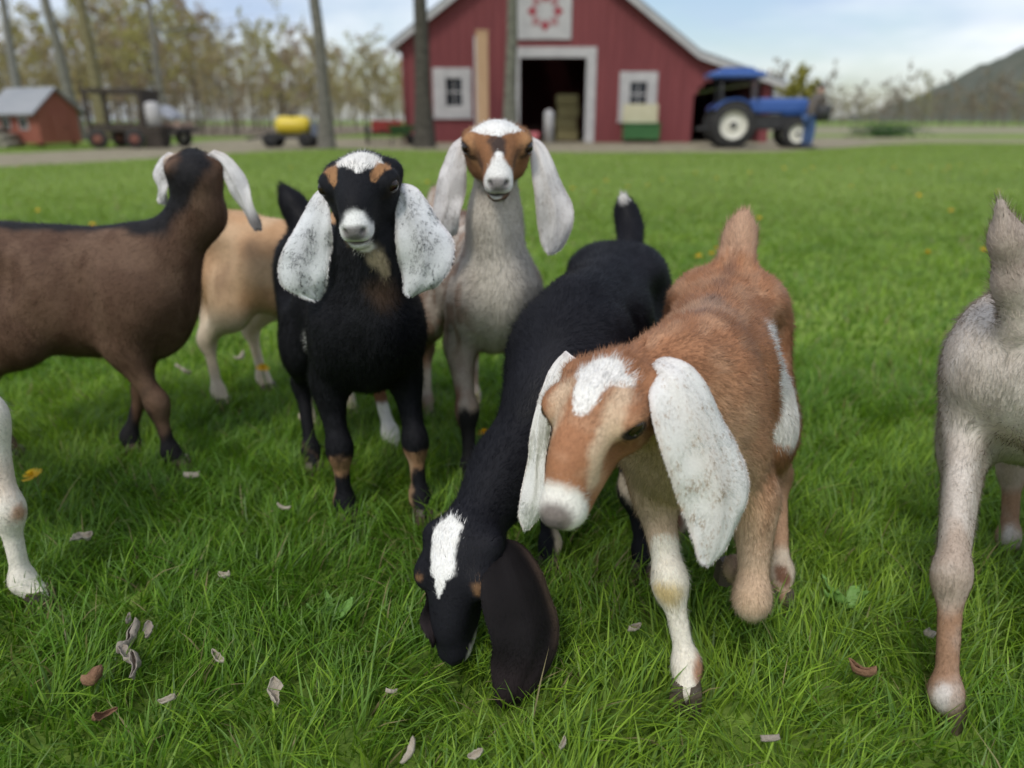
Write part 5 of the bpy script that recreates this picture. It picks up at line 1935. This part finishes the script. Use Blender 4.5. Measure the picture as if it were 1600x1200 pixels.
sp = ear_plain((0.74, 0.75, 0.75), (0.025, 0.025, 0.03), 1.0, 330)
ear_B = [
    dict(l=[(505, 290, 1.285), (488, 308, 1.28), (468, 345, 1.26), (447, 385, 1.245), (433, 420, 1.235), (440, 448, 1.23), (470, 463, 1.23), (492, 468, 1.235)],
         r=[(514, 312, 1.265), (517, 335, 1.25), (518, 365, 1.24), (517, 395, 1.235), (514, 420, 1.235), (510, 442, 1.235), (505, 458, 1.235), (498, 468, 1.235)],
         col=sp, hair=24000, arch=0.14),
    dict(l=[(618, 305, 1.265), (618, 335, 1.25), (618, 365, 1.24), (620, 395, 1.235), (624, 420, 1.235), (629, 440, 1.235), (633, 456, 1.235), (641, 463, 1.235)],
         r=[(624, 286, 1.285), (646, 290, 1.28), (666, 312, 1.265), (685, 342, 1.25), (708, 375, 1.24), (707, 412, 1.235), (685, 445, 1.23), (648, 463, 1.235)],
         col=sp, hair=24000, arch=0.14),
]
B.build('black goat standing with tan eyebrow marks, white crown and big speckled grey ears', coat_black, ear_B, 90000)

# ---- the goat with brown and white face behind
C = Goat('centre', (-0.045, 1.59), (0.28, -0.96), 1.05, 0.0060)
C.mz = 0.80
C.fat = 0.86
C.brisket = 0
C.head(P(777, 234, 1.45), 2, 24, 0, 1.02)
C.neck_mid = C.loc((-0.035, 1.52, 0.56))
C.neck_r = (0.068, 0.041)
C.foot('FL', (-0.085, 1.43))
C.foot('FL', (0.02, 1.49))
C.foot('FR', (-0.085, 1.43))
C.foot('HR', (-0.22, 1.80))
C.foot('HL', (-0.10, 1.86))
C.tail = [C.loc((-0.175, 1.93, 0.5)), C.loc((-0.19, 1.96, 0.52)), C.loc((-0.195, 1.98, 0.55)), C.loc((-0.2, 1.985, 0.58))]


def coat_centre(s, p):
    pt = Paint(p, (0.34, 0.24, 0.18), 9)
    pt.blend((0.52, 0.46, 0.39), sstep(0.40, 0.62, vnoise(p * np.array((1, 1, 0.35)), 60, 4)))
    pt.blend((0.20, 0.12, 0.085), 0.6 * sstep(0.55, 0.8, vnoise(p * np.array((1, 1, 0.4)), 34, 6)))
    # pale neck and chest
    nb, nm = s.neck_base, s.neck_mid
    pt.line(s.H(-0.02, 0, -0.05), nb + np.array((0.05, 0, -0.03)), 0.075, (0.58, 0.53, 0.45), 0.35)
    pt.blob((0.24, 0.0, 0.36), (0.08, 0.075, 0.11), (0.60, 0.55, 0.47), 0.5)
    pt.blob((-0.16, 0, 0.5), (0.10, 0.06, 0.05), (0.16, 0.09, 0.06), 0.5)
    pt.blob((-0.07, -0.05, 0.49), (0.03, 0.03, 0.04), (0.75, 0.72, 0.68), 0.3)
    for leg in ('FL', 'FR'):
        j = s.J[leg]
        pt.line(j[1], j[2], 0.05, (0.40, 0.33, 0.26), 0.4, 0.7)
        pt.line(j[2] + np.array((0.02, 0, -0.02)), j[4], 0.03, (0.014, 0.013, 0.014), 0.3)
        pt.blob(j[2] + np.array((-0.01, -0.02, 0.0)), (0.02, 0.02, 0.05), (0.22, 0.12, 0.08), 0.5)
    for leg in ('HL', 'HR'):
        j = s.J[leg]
        pt.line(j[1], j[2], 0.06, (0.24, 0.14, 0.09), 0.4)
    q, f = s.hs, s.hf
    br, dk = (0.25, 0.115, 0.05), (0.045, 0.032, 0.028)
    pt.blob(s.H(0.02, 0, 0.0), np.array((0.13, 0.09, 0.075)) * q, br, 0.15, f)
    pt.blob(s.H(0.0, 0, -0.075), np.array((0.09, 0.05, 0.028)) * q, (0.50, 0.45, 0.38), 0.3, f)
    for sd in (1, -1):
        pt.line(s.H(0.0, sd * 0.048, 0.034), s.H(0.05, sd * 0.04, 0.0), 0.010 * q, (0.40, 0.21, 0.095), 0.5, 0.8)
        pt.line(s.H(0.03, sd * 0.037, 0.012), s.H(0.08, sd * 0.030, -0.005), 0.008 * q, (0.08, 0.04, 0.025), 0.5, 0.7)
    pt.line(s.H(0.055, 0, 0.038), s.H(0.085, 0, 0.028), 0.015 * q, dk, 0.4, 0.95)
    pt.line(s.H(-0.010, 0, 0.028), s.H(0.055, 0, 0.036), 0.047 * q, (0.82, 0.80, 0.75), 0.08, 1, 0.4, 0.003 * q)
    pt.line(s.H(0.092, 0, 0.020), s.H(0.118, 0, -0.005), 0.009 * q, (0.80, 0.78, 0.75), 0.25, 1, 0.6, 0.023 * q)
    pt.blob(s.H(0.122, 0, -0.016), np.array((0.034, 0.027, 0.026)) * q, (0.78, 0.76, 0.72), 0.15, f)
    pt.blob(s.H(0.112, 0, -0.052), np.array((0.022, 0.030, 0.012)) * q, (0.08, 0.06, 0.055), 0.3, f, 0.8)
    pt.blob(s.H(0.118, 0, -0.058), np.array((0.012, 0.010, 0.010)) * q, (0.72, 0.70, 0.66), 0.3, f)
    return face_marks(s, pt, (0.27, 0.245, 0.235), lip=(0.05, 0.04, 0.04)).c


we = ear_plain((0.68, 0.655, 0.63), (0.46, 0.41, 0.37), 0.8, 260)
ear_C = [
    dict(l=[(722, 212, 1.50), (705, 228, 1.49), (692, 258, 1.475), (683, 290, 1.465), (675, 325, 1.455), (671, 352, 1.45), (670, 370, 1.45)],
         r=[(729, 226, 1.475), (729, 250, 1.465), (728, 280, 1.455), (724, 312, 1.45), (719, 342, 1.445), (714, 364, 1.445), (700, 373, 1.448)],
         col=we, hair=15000, arch=0.16),
    dict(l=[(827, 224, 1.475), (829, 255, 1.465), (832, 285, 1.455), (836, 315, 1.45), (840, 345, 1.445), (846, 380, 1.445), (856, 397, 1.445)],
         r=[(832, 213, 1.50), (850, 226, 1.49), (866, 256, 1.475), (882, 292, 1.465), (895, 325, 1.455), (892, 358, 1.45), (880, 386, 1.447), (866, 397, 1.445)],
         col=we, hair=15000, arch=0.16),
]
C.build('goat with brown and white face and plain white ears looking straight ahead', coat_centre, ear_C, 70000)

# ---- the brown goat seen from the side, looking away
N_ = Goat('brown', (-0.815, 1.60), (0.985, -0.16), 1.06, 0.0066)
N_.hfine = N_.h
N_.depth = 1.18
N_.head(P(303, 264, 1.63), 205, 4, 0, 0.90)
N_.neck_base = np.array([0.180, 0, 0.435])
N_.neck_mid = N_.loc(P(310, 332, 1.605))
N_.neck_r = (0.060, 0.036)
N_.brisket = 0
N_.foot('FL', (-0.885, 1.60))
N_.foot('FR', (-0.742, 1.515))
N_.foot('HL', (-1.25, 1.68))
N_.foot('HR', (-1.15, 1.57))
N_.tail = [N_.loc((-1.205, 1.67, 0.53)), N_.loc((-1.23, 1.67, 0.55)), N_.loc((-1.25, 1.67, 0.58)), N_.loc((-1.26, 1.67, 0.61))]


def coat_brown(s, p):
    pt = Paint(p, (0.112, 0.064, 0.040), 13)
    pt.blend((0.155, 0.094, 0.060), 0.8 * sstep(0.4, 0.7, vnoise(p, 18, 4)))
    pt.blend((0.07, 0.034, 0.02), 0.5 * sstep(0.5, 0.8, vnoise(p * np.array((1, 1, 0.5)), 40, 6)))
    blk = (0.013, 0.012, 0.013)
    sc = s.sc
    pt.line(np.array((0.16, 0, 0.525)) * sc, np.array((-0.28, 0, 0.515)) * sc, 0.038, blk, 0.35)
    up = s.H(-0.075, 0, 0.03)
    pt.line(s.loc(P(232, 352, 1.59)), s.loc(P(276, 300, 1.57)), 0.045, blk, 0.3)
    pt.line(s.loc(P(276, 300, 1.555)), s.H(-0.09, 0.0, 0.02), 0.030, blk, 0.35)
    pt.line(s.H(-0.095, 0, 0.03), s.H(0.0, 0, 0.055), 0.03, blk, 0.3)
    for leg in ('FL', 'FR'):
        j = s.J[leg]
        pt.line(j[2] + np.array((-0.02, 0, 0.06)), j[3] + np.array((-0.012, 0, 0)), 0.018, blk, 0.4)
        pt.line(j[3] + np.array((0, 0, 0.01)), j[4], 0.04, blk, 0.3)
    q, f = s.hs, s.hf
    for sd in (1, -1):
        pt.line(s.H(0.0, sd * 0.05, 0.02), s.H(0.10, sd * 0.03, -0.01), 0.02 * q, (0.62, 0.5, 0.4), 0.4)
    pt.blob(s.H(0.12, 0, -0.02), np.array((0.04, 0.05, 0.05)) * q, (0.6, 0.55, 0.5), 0.3, f)
    return face_marks(s, pt, (0.05, 0.045, 0.045)).c


we2 = ear_plain((0.70, 0.68, 0.66), (0.3, 0.28, 0.27), 0.6, 160)


def ear_brown(uv, p, fine=False):
    c = we2(uv, p, fine)
    m = sstep(0.72, 0.9, uv[:, 0])[:, None]
    return c * (1 - m) + np.array((0.24, 0.22, 0.215)) * m


ear_N = [
    dict(l=[(322, 244, 1.615), (338, 258, 1.61), (352, 282, 1.60), (364, 306, 1.595), (376, 326, 1.59), (388, 345, 1.59), (400, 360, 1.59)],
         r=[(335, 234, 1.61), (356, 243, 1.605), (376, 266, 1.60), (390, 294, 1.595), (398, 322, 1.59), (407, 346, 1.588), (408, 360, 1.588)],
         col=ear_brown, hair=7000, arch=0.12),
    dict(l=[(262, 238, 1.63), (248, 252, 1.63), (242, 274, 1.62), (243, 296, 1.615), (250, 318, 1.61)],
         r=[(278, 242, 1.61), (270, 262, 1.605), (266, 282, 1.60), (264, 302, 1.60), (258, 320, 1.608)],
         col=we2, hair=4000, arch=0.12),
]
N_.build('dark brown goat side on with a black stripe along its back, looking away', coat_brown, ear_N, 45000)

# ---- the pale goat hidden behind the black one
K = Goat('cream', (-0.475, 1.83), (0.82, -0.52), 1.03, 0.0076)
K.hfine = K.h
K.head((-0.275, 1.80, 0.565), 70, 25, 0, 0.9)
K.neck_mid = K.loc((-0.37, 1.785, 0.50))
K.foot('FR', (-0.50, 1.725))
K.foot('FL', (-0.42, 1.83))
K.foot('HR', (-0.785, 1.90))
K.foot('HL', (-0.70, 2.02))
K.tail = [K.loc((-0.775, 2.02, 0.485)), K.loc((-0.80, 2.035, 0.48)), K.loc((-0.815, 2.045, 0.46)), K.loc((-0.82, 2.05, 0.43))]


def coat_cream(s, p):
    pt = Paint(p, (0.50, 0.30, 0.16), 17)
    pt.blend((0.60, 0.42, 0.26), 0.8 * sstep(0.4, 0.7, vnoise(p, 12, 4)))
    pt.blend((0.66, 0.54, 0.40), sstep(0.32, 0.24, p[:, 2]))
    pt.blob((-0.10, -0.1, 0.36), (0.03, 0.04, 0.05), (0.30, 0.19, 0.11), 0.6, None, 0.7)
    for leg in ('FL', 'FR', 'HL', 'HR'):
        j = s.J[leg]
        pt.blob(j[3], (0.04, 0.04, 0.05), (0.66, 0.56, 0.44), 0.4)
    return face_marks(s, pt).c


ear_K = K.plain_ears(ear_plain((0.6, 0.5, 0.4)))
K.build('pale cream goat standing half hidden behind the black goat with speckled ears', coat_cream, ear_K, 22000)

# ---- the pale grey goat seen from behind at the edge
Y_ = Goat('grey', (0.955, 1.235), (0.68, 0.73), 1.04, 0.0052)
Y_.hfine = Y_.h
Y_.head((1.22, 1.42, 0.60), 120, 15, 0, 1.0)
Y_.neck_r = (0.074, 0.052)
Y_.depth = 1.22
Y_.tail_r = 0.82
Y_.foot('HL', (0.570, 0.778))
Y_.foot('HR', (0.80, 0.80))
Y_.foot('FL', (0.895, 1.165))
Y_.foot('FR', (1.02, 1.06))
Y_.tail = [Y_.loc(P(1592, 505, 0.93)), Y_.loc(P(1584, 440, 0.925)), Y_.loc(P(1574, 375, 0.92)), Y_.loc(P(1562, 318, 0.915))]


def coat_grey(s, p):
    pt = Paint(p, (0.55, 0.485, 0.42), 19)
    pt.blend((0.63, 0.57, 0.505), 0.8 * sstep(0.4, 0.7, vnoise(p * np.array((1, 1, 0.5)), 40, 4)))
    pt.blend((0.46, 0.385, 0.32), 0.35 * sstep(0.5, 0.8, vnoise(p, 22, 6)))
    for leg in ('HL', 'HR', 'FL', 'FR'):
        j = s.J[leg]
        pt.line(j[2] + np.array((0, 0, -0.01)), j[4], 0.04, (0.30, 0.175, 0.105), 0.4)
        pt.line(j[2] + np.array((0.0, 0, 0.05)), j[2] + np.array((-0.02, 0, -0.01)), 0.03, (0.42, 0.33, 0.26), 0.5)
        pt.blob(j[3] + np.array((-0.018, 0, 0.006)), (0.010, 0.008, 0.030), (0.62, 0.57, 0.52), 0.6, None, 0.85)
    pt.blob(s.tail[2], (0.04, 0.04, 0.09), (0.36, 0.285, 0.235), 0.4, None, 0.8)
    return face_marks(s, pt).c


gear = ear_plain((0.7, 0.68, 0.65))
ear_Y = Y_.plain_ears(gear)
Y_.build('pale grey goat seen from behind with its tail up and brown lower leg', coat_grey, ear_Y, 90000, hwid=0.0009)

# ---- the white legged goat that steps in from the side
W = Goat('white', (-0.965, 1.10), (0.94, -0.34), 1.04, 0.0064)
W.hfine = W.h
W.head((-0.965, 1.00, 0.62), -50, 20, 0, 1.0)
W.neck_mid = W.loc((-0.90, 1.06, 0.53))
W.neck_r = (0.072, 0.052)
W.brisket = 0
W.foot('FR', (-0.762, 1.02))
W.J['FR'][2] = W.loc(P(10, 795, 1.025))
W.J['FR'][1] = W.loc(P(-28, 650, 1.05))
W.foot('FL', (-1.00, 1.16))
W.foot('HR', (-1.32, 1.18))
W.foot('HL', (-1.28, 1.30))
W.tail = [W.loc((-1.30, 1.22, 0.51)), W.loc((-1.325, 1.23, 0.53)), W.loc((-1.34, 1.235, 0.56)), W.loc((-1.345, 1.24, 0.59))]


def coat_white(s, p):
    pt = Paint(p, (0.62, 0.54, 0.44), 23)
    pt.blend((0.40, 0.24, 0.13), sstep(0.36, 0.44, p[:, 2] + 0.03 * vnoise(p, 12, 3)))
    for leg in ('FL', 'FR'):
        j = s.J[leg]
        pt.line(j[1], j[4], 0.06, (0.80, 0.74, 0.63), 0.3)
        pt.blob(j[2] + np.array((0.024, 0.0, -0.004)), (0.014, 0.017, 0.016), (0.50, 0.30, 0.19), 0.5)
        pt.blob(j[2] + np.array((0.01, 0.0, 0.05)), (0.03, 0.03, 0.03), (0.70, 0.54, 0.42), 0.7, None, 0.6)
    return face_marks(s, pt).c


ear_W = W.plain_ears(gear)
W.build('mostly hidden goat with a creamy white front leg and a pink bare knee patch', coat_white, ear_W, 32000)


# ------------------------------------------------------------------ grass, dandelions, dry leaves
def blades(n_want, y0, y1, height, width, seg, seed, fin=None, fout=None, xpad=0.55, slope=0.80):
    g = np.random.default_rng(seed)
    n = int(n_want * 1.25)
    # uniform over the wedge of ground in front of the camera
    yy = np.sqrt(y0 ** 2 + g.random(n * 2) * (y1 ** 2 - y0 ** 2))
    hw = slope * yy + xpad
    xx = (g.random(n * 2) * 2 - 1) * hw
    keep = ~inside(LANE_POLY, xx, yy)
    chance = np.ones(len(yy))
    if fin:
        chance *= sstep(fin[0], fin[1], yy)
    if fout:
        chance *= 1 - sstep(fout[0], fout[1], yy)
    keep &= g.random(len(yy)) < chance
    xx, yy = xx[keep][:n_want], yy[keep][:n_want]
    n = len(xx)
    p = np.stack([xx, yy, np.zeros(n)], 1)
    tuft = vnoise(p, 9.0, 31)
    big = vnoise(p, 1.1, 32)
    L = height * (0.45 + 0.55 * g.random(n) + 0.55 * (tuft - 0.35)) * (0.75 + 0.5 * big)
    L = np.maximum(L, height * 0.25)
    wild = g.random(n) < 0.05
    L[wild] *= 1.5
    az_ = 2 * np.pi * (vnoise(p, 14, 33) * 1.4 + 0.5 * g.random(n))
    ld = np.stack([np.cos(az_), np.sin(az_), np.zeros(n)], 1)
    tilt = 0.10 + 0.55 * g.random(n) ** 1.5
    bend = 0.15 + 0.75 * g.random(n) ** 1.4
    sd = np.stack([-np.sin(az_ + g.normal(0, 0.7, n)), np.cos(az_ + g.normal(0, 0.7, n)), np.zeros(n)], 1)
    sd /= np.linalg.norm(sd, axis=1, keepdims=True)
    w = width * (0.6 + 0.8 * g.random(n))
    ts = np.linspace(0, 1, seg + 1)
    V = []
    for i, t in enumerate(ts):
        horiz = L * (tilt * t + bend * t * t * 0.8)
        vert = L * (t * (1 - 0.15 * tilt) - bend * 0.42 * t * t)
        c = p + ld * horiz[:, None] + np.array((0, 0, 1)) * vert[:, None]
        if i < seg:
            ww = (w * (1 - 0.55 * t * t) * 0.5)[:, None]
            V += [c - sd * ww, c + sd * ww]
        else:
            V += [c]
    k = len(V)
    V = np.stack(V, 1).reshape(-1, 3)
    base = (np.arange(n) * k)[:, None]
    F = []
    for i in range(seg - 1):
        a = 2 * i
        F += [base + np.array([[a, a + 1, a + 3]]), base + np.array([[a, a + 3, a + 2]])]
    a = 2 * (seg - 1)
    F.append(base + np.array([[a, a + 1, a + 2]]))
    F = np.concatenate(F)
    c1, c2, c3 = np.array((0.100, 0.220, 0.015)), np.array((0.255, 0.390, 0.038)), np.array((0.140, 0.255, 0.050))
    m1 = sstep(0.25, 0.75, vnoise(p, 2.3, 34) * 0.6 + 0.4 * g.random(n))[:, None]
    m2 = (g.random(n) < 0.3)[:, None] * 0.8
    C = c1 * (1 - m1) + c2 * m1
    C = C * (1 - m2) + c3 * m2
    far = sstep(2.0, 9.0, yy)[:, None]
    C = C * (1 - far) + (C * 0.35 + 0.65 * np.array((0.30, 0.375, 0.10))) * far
    C *= 0.75 + 0.5 * g.random((n, 1))
    dry = g.random(n) < 0.02 + 0.06 * sstep(0.6, 0.8, vnoise(p, 3.0, 37))
    C[dry] = np.array((0.32, 0.27, 0.13)) * (0.7 + 0.5 * g.random((dry.sum(), 1)))
    Cv = np.repeat(C, k, 0).reshape(n, k, 3)
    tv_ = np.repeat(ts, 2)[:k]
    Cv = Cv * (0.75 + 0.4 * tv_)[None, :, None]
    return V, F, Cv.reshape(-1, 3)


if not QUICK:
    for nm_, lab, arg in (
            ('grass', 'lush green meadow grass round the goats', (145000, 0.30, 2.7, 0.070, 0.0026, 3, 41, None, (1.5, 2.7), 0.75)),
            ('grass', 'shorter meadow grass behind the goats', (92000, 1.5, 10.0, 0.062, 0.0062, 2, 42, (1.5, 2.6), (4.0, 10.0))),
            ('grass', 'pale far meadow grass reaching to the farmyard lane', (105000, 4.0, 26.0, 0.060, 0.014, 1, 43, (4.0, 9.0)))):
        V, F, Cc = blades(*arg)
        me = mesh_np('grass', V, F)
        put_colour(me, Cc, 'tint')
        o = link('grass', me, M_GRASS)
        tag(o, lab, 'grass', None, 'stuff')

M_PETAL = noise_mat('dandelion_yellow', (0.80, 0.50, 0.01), (0.85, 0.60, 0.02), 200, 0.7)
M_STEM = noise_mat('stem_green', (0.10, 0.20, 0.03), (0.14, 0.26, 0.05), 60, 0.6)


def flower_mesh():
    m = MB()
    g = np.random.default_rng(2)
    for ring, (n, r_, z, tl) in enumerate(((18, 0.017, 0.0, 0.15), (14, 0.013, 0.003, 0.5), (9, 0.008, 0.005, 1.0))):
        for k in range(n):
            a = 2 * math.pi * (k + 0.5 * ring) / n + g.normal(0, 0.08)
            d = np.array((math.cos(a), math.sin(a), 0))
            s_ = np.array((-math.sin(a), math.cos(a), 0)) * 0.0018
            tip = d * r_ * math.cos(tl * 0.7) + np.array((0, 0, z + r_ * math.sin(tl * 0.7) + 0.002))
            b0 = np.array((0, 0, z))
            mid_ = (b0 + tip) / 2
            v = [m.bm.verts.new(tuple(q)) for q in (b0 - s_ * 0.4, mid_ - s_, tip - s_ * 0.8, tip + s_ * 0.8, mid_ + s_, b0 + s_ * 0.4)]
            m.bm.faces.new(v)
    return m


fl_me = None
DAND = [(410, 577, 'yellow dandelion in the grass in front of the cream goat'), (52, 745, 'yellow dandelion beside the creamy white leg'), (757, 680, 'yellow dandelion below the chest of the goat with a brown and white face')]
FAR = [(int(30 + 1540 * ((i * 0.618) % 1)), int(262 + 150 * ((i * 0.377) % 1) ** 1.6)) for i in range(34)] + [(145, 352), (88, 402), (1186, 342), (1112, 398), (1092, 402), (1436, 306), (1486, 330), (1120, 390), (930, 300), (60, 330), (1330, 292), (1540, 270), (1270, 262), (1012, 290), (455, 262), (620, 262), (668, 285), (1455, 262), (1475, 268), (1500, 258), (1420, 270), (1380, 255), (1560, 300)]
for i, (px, py, lab) in enumerate(DAND + [(a, b, None) for a, b in FAR]):
    h_ = 0.10 if lab else 0.07
    q = G(px, py, h_)
    d = empty('dandelion', (q[0], q[1], 0))
    if lab:
        tag(d, lab, 'dandelion', 'dandelions in the meadow')
    else:
        tag(d, 'small yellow dandelion far out in the meadow grass', 'dandelion', 'dandelions in the far meadow')
    sc_ = 1.15 if lab else 1.4
    if fl_me is None:
        f0 = flower_mesh().build('flower_head', M_PETAL, d)
        fl_me = f0.data
        s0 = MB().tube([(0, 0, 0), (0.004, 0.002, 0.03), (0, 0, 0.0545)], 0.0016, 6).build('stem', M_STEM, d)
        st_me = s0.data
        fo = f0
        so = s0
    else:
        fo = link('flower_head', fl_me, None, d)
        so = link('stem', st_me, None, d)
    fo.location = (0, 0, h_)
    fo.rotation_euler = (-0.35 + 0.3 * random.random(), 0.3 * random.random() - 0.15, random.random() * 6)
    fo.scale = (sc_,) * 3
    so.scale = (1, 1, h_ / 0.055)

M_DRY = [noise_mat('dry_leaf_pale', (0.33, 0.28, 0.21), (0.46, 0.41, 0.33), 60, 0.85, 0.3), noise_mat('dry_leaf_brown', (0.17, 0.085, 0.045), (0.27, 0.15, 0.085), 60, 0.8, 0.3), noise_mat('dry_leaf_grey', (0.25, 0.21, 0.17), (0.38, 0.33, 0.27), 60, 0.85, 0.3)]


def leaf_mesh(seed, L, W_, curl):
    g = np.random.default_rng(seed)
    nu, nv = 12, 7
    V = []
    for i in range(nu):
        u = i / (nu - 1)
        hw = W_ * (math.sin(math.pi * u ** 0.8) ** 0.8) * (1 + 0.18 * math.sin(u * 21))
        for j in range(nv):
            v = 2 * j / (nv - 1) - 1
            V.append((L * (u - 0.5), hw * v * math.cos(curl * v * 0.8), 0.6 * W_ * curl * v * v + 0.25 * L * curl * (u - 0.5) ** 2 * 2))
    V = np.array(V)
    V += (np.stack([vnoise(V + seed, 70, k) for k in (1, 2, 3)], 1) - 0.5) * L * 0.28
    idx = np.arange(nu * nv).reshape(nu, nv)
    F = np.stack([idx[:-1, :-1].ravel(), idx[1:, :-1].ravel(), idx[1:, 1:].ravel(), idx[:-1, 1:].ravel()], 1)
    return V, F


LIT = [(124, 846, 0, .045, 'pale curled dry leaf near the creamy white leg'), (440, 795, 0, .03, 'small pale dry leaf near the hooves of the speckled ear goat'),
       (205, 1003, 2, .05, None), (200, 1030, 2, .045, None), (215, 1052, 2, .05, None), (235, 988, 2, .03, None), (203, 975, 2, .03, None),
       (143, 1068, 1, .05, 'brown crumpled dry leaf beside the row of grey ones'), (158, 1118, 1, .035, 'small brown leaf scrap lying under the crumpled brown leaf'),
       (427, 1088, 0, .04, 'straw coloured twisted leaf in front of the grazing goat'), (645, 1177, 0, .03, None), (745, 1180, 0, .022, None),
       (1345, 1050, 1, .04, 'curled brown dry leaf between the tan and grey goats'), (1445, 992, 0, .035, 'pale dry leaf beside the hind leg of the grey goat'),
       (990, 985, 0, .03, 'pale dry leaf between the grazing and tan goats'), (355, 900, 0, .03, None), (345, 1030, 0, .03, None), (300, 745, 0, .035, None), (378, 562, 0, .05, None), (285, 580, 0, .05, None), (1000, 745, 2, .03, None),
       (610, 1085, 0, .018, None), (262, 1095, 0, .022, None), (1205, 1160, 2, .025, None), (880, 1165, 0, .018, None)]
for i, (px, py, k, L, lab) in enumerate(LIT):
    z = 0.05
    q = G(px, py, z)
    L *= 0.9
    V, F = leaf_mesh(60 + i, L, L * 0.33, 1.0 + 0.8 * random.random())
    me = mesh_np('dry_leaf', V, F)
    o = link('dry_leaf', me, M_DRY[k])
    o.location = tuple(q)
    o.rotation_euler = (random.uniform(-0.5, 0.9), random.uniform(-0.5, 0.5), random.uniform(0, 6.28))
    md = o.modifiers.new('thick', 'SOLIDIFY')
    md.thickness = 0.0008
    if lab:
        tag(o, lab, 'leaf', 'dry leaves lying in the grass')
    elif k == 2:
        tag(o, 'grey dry leaf, one of a short crumpled row', 'leaf', 'row of grey leaves in the grass') if px < 300 else tag(o, 'greyish leaf scrap half sunk in the grass', 'leaf', 'grey leaf scraps')
    else:
        tag(o, 'tiny pale scrap of dry leaf in the grass', 'leaf', 'pale leaf scraps in the grass')

# broad leaved weeds between the blades
M_WEED = noise_mat('weed_leaf', (0.12, 0.25, 0.04), (0.18, 0.33, 0.08), 90, 0.5, 0.2)
for i, (px, py, n, lab) in enumerate(((1318, 935, 5, 'broad leaved weed beside the hind hoof of the tan goat'), (520, 955, 4, 'broad leaved weed below the black hooves'))):
    q = G(px, py, 0.03)
    w_ = empty('weed', (q[0], q[1], 0))
    tag(w_, lab, 'weed')
    for k in range(n):
        V, F = leaf_mesh(160 + 10 * i + k, 0.05, 0.010, 0.5)
        V[:, 0] += 0.027
        lo = link('leaf', mesh_np('leaf', V, F), M_WEED, w_)
        lo.location = (0, 0, 0.015)
        lo.rotation_euler = (0.2, -0.55 - 0.3 * random.random(), 2 * math.pi * k / n + random.random())
        lo.modifiers.new('thick', 'SOLIDIFY').thickness = 0.0006
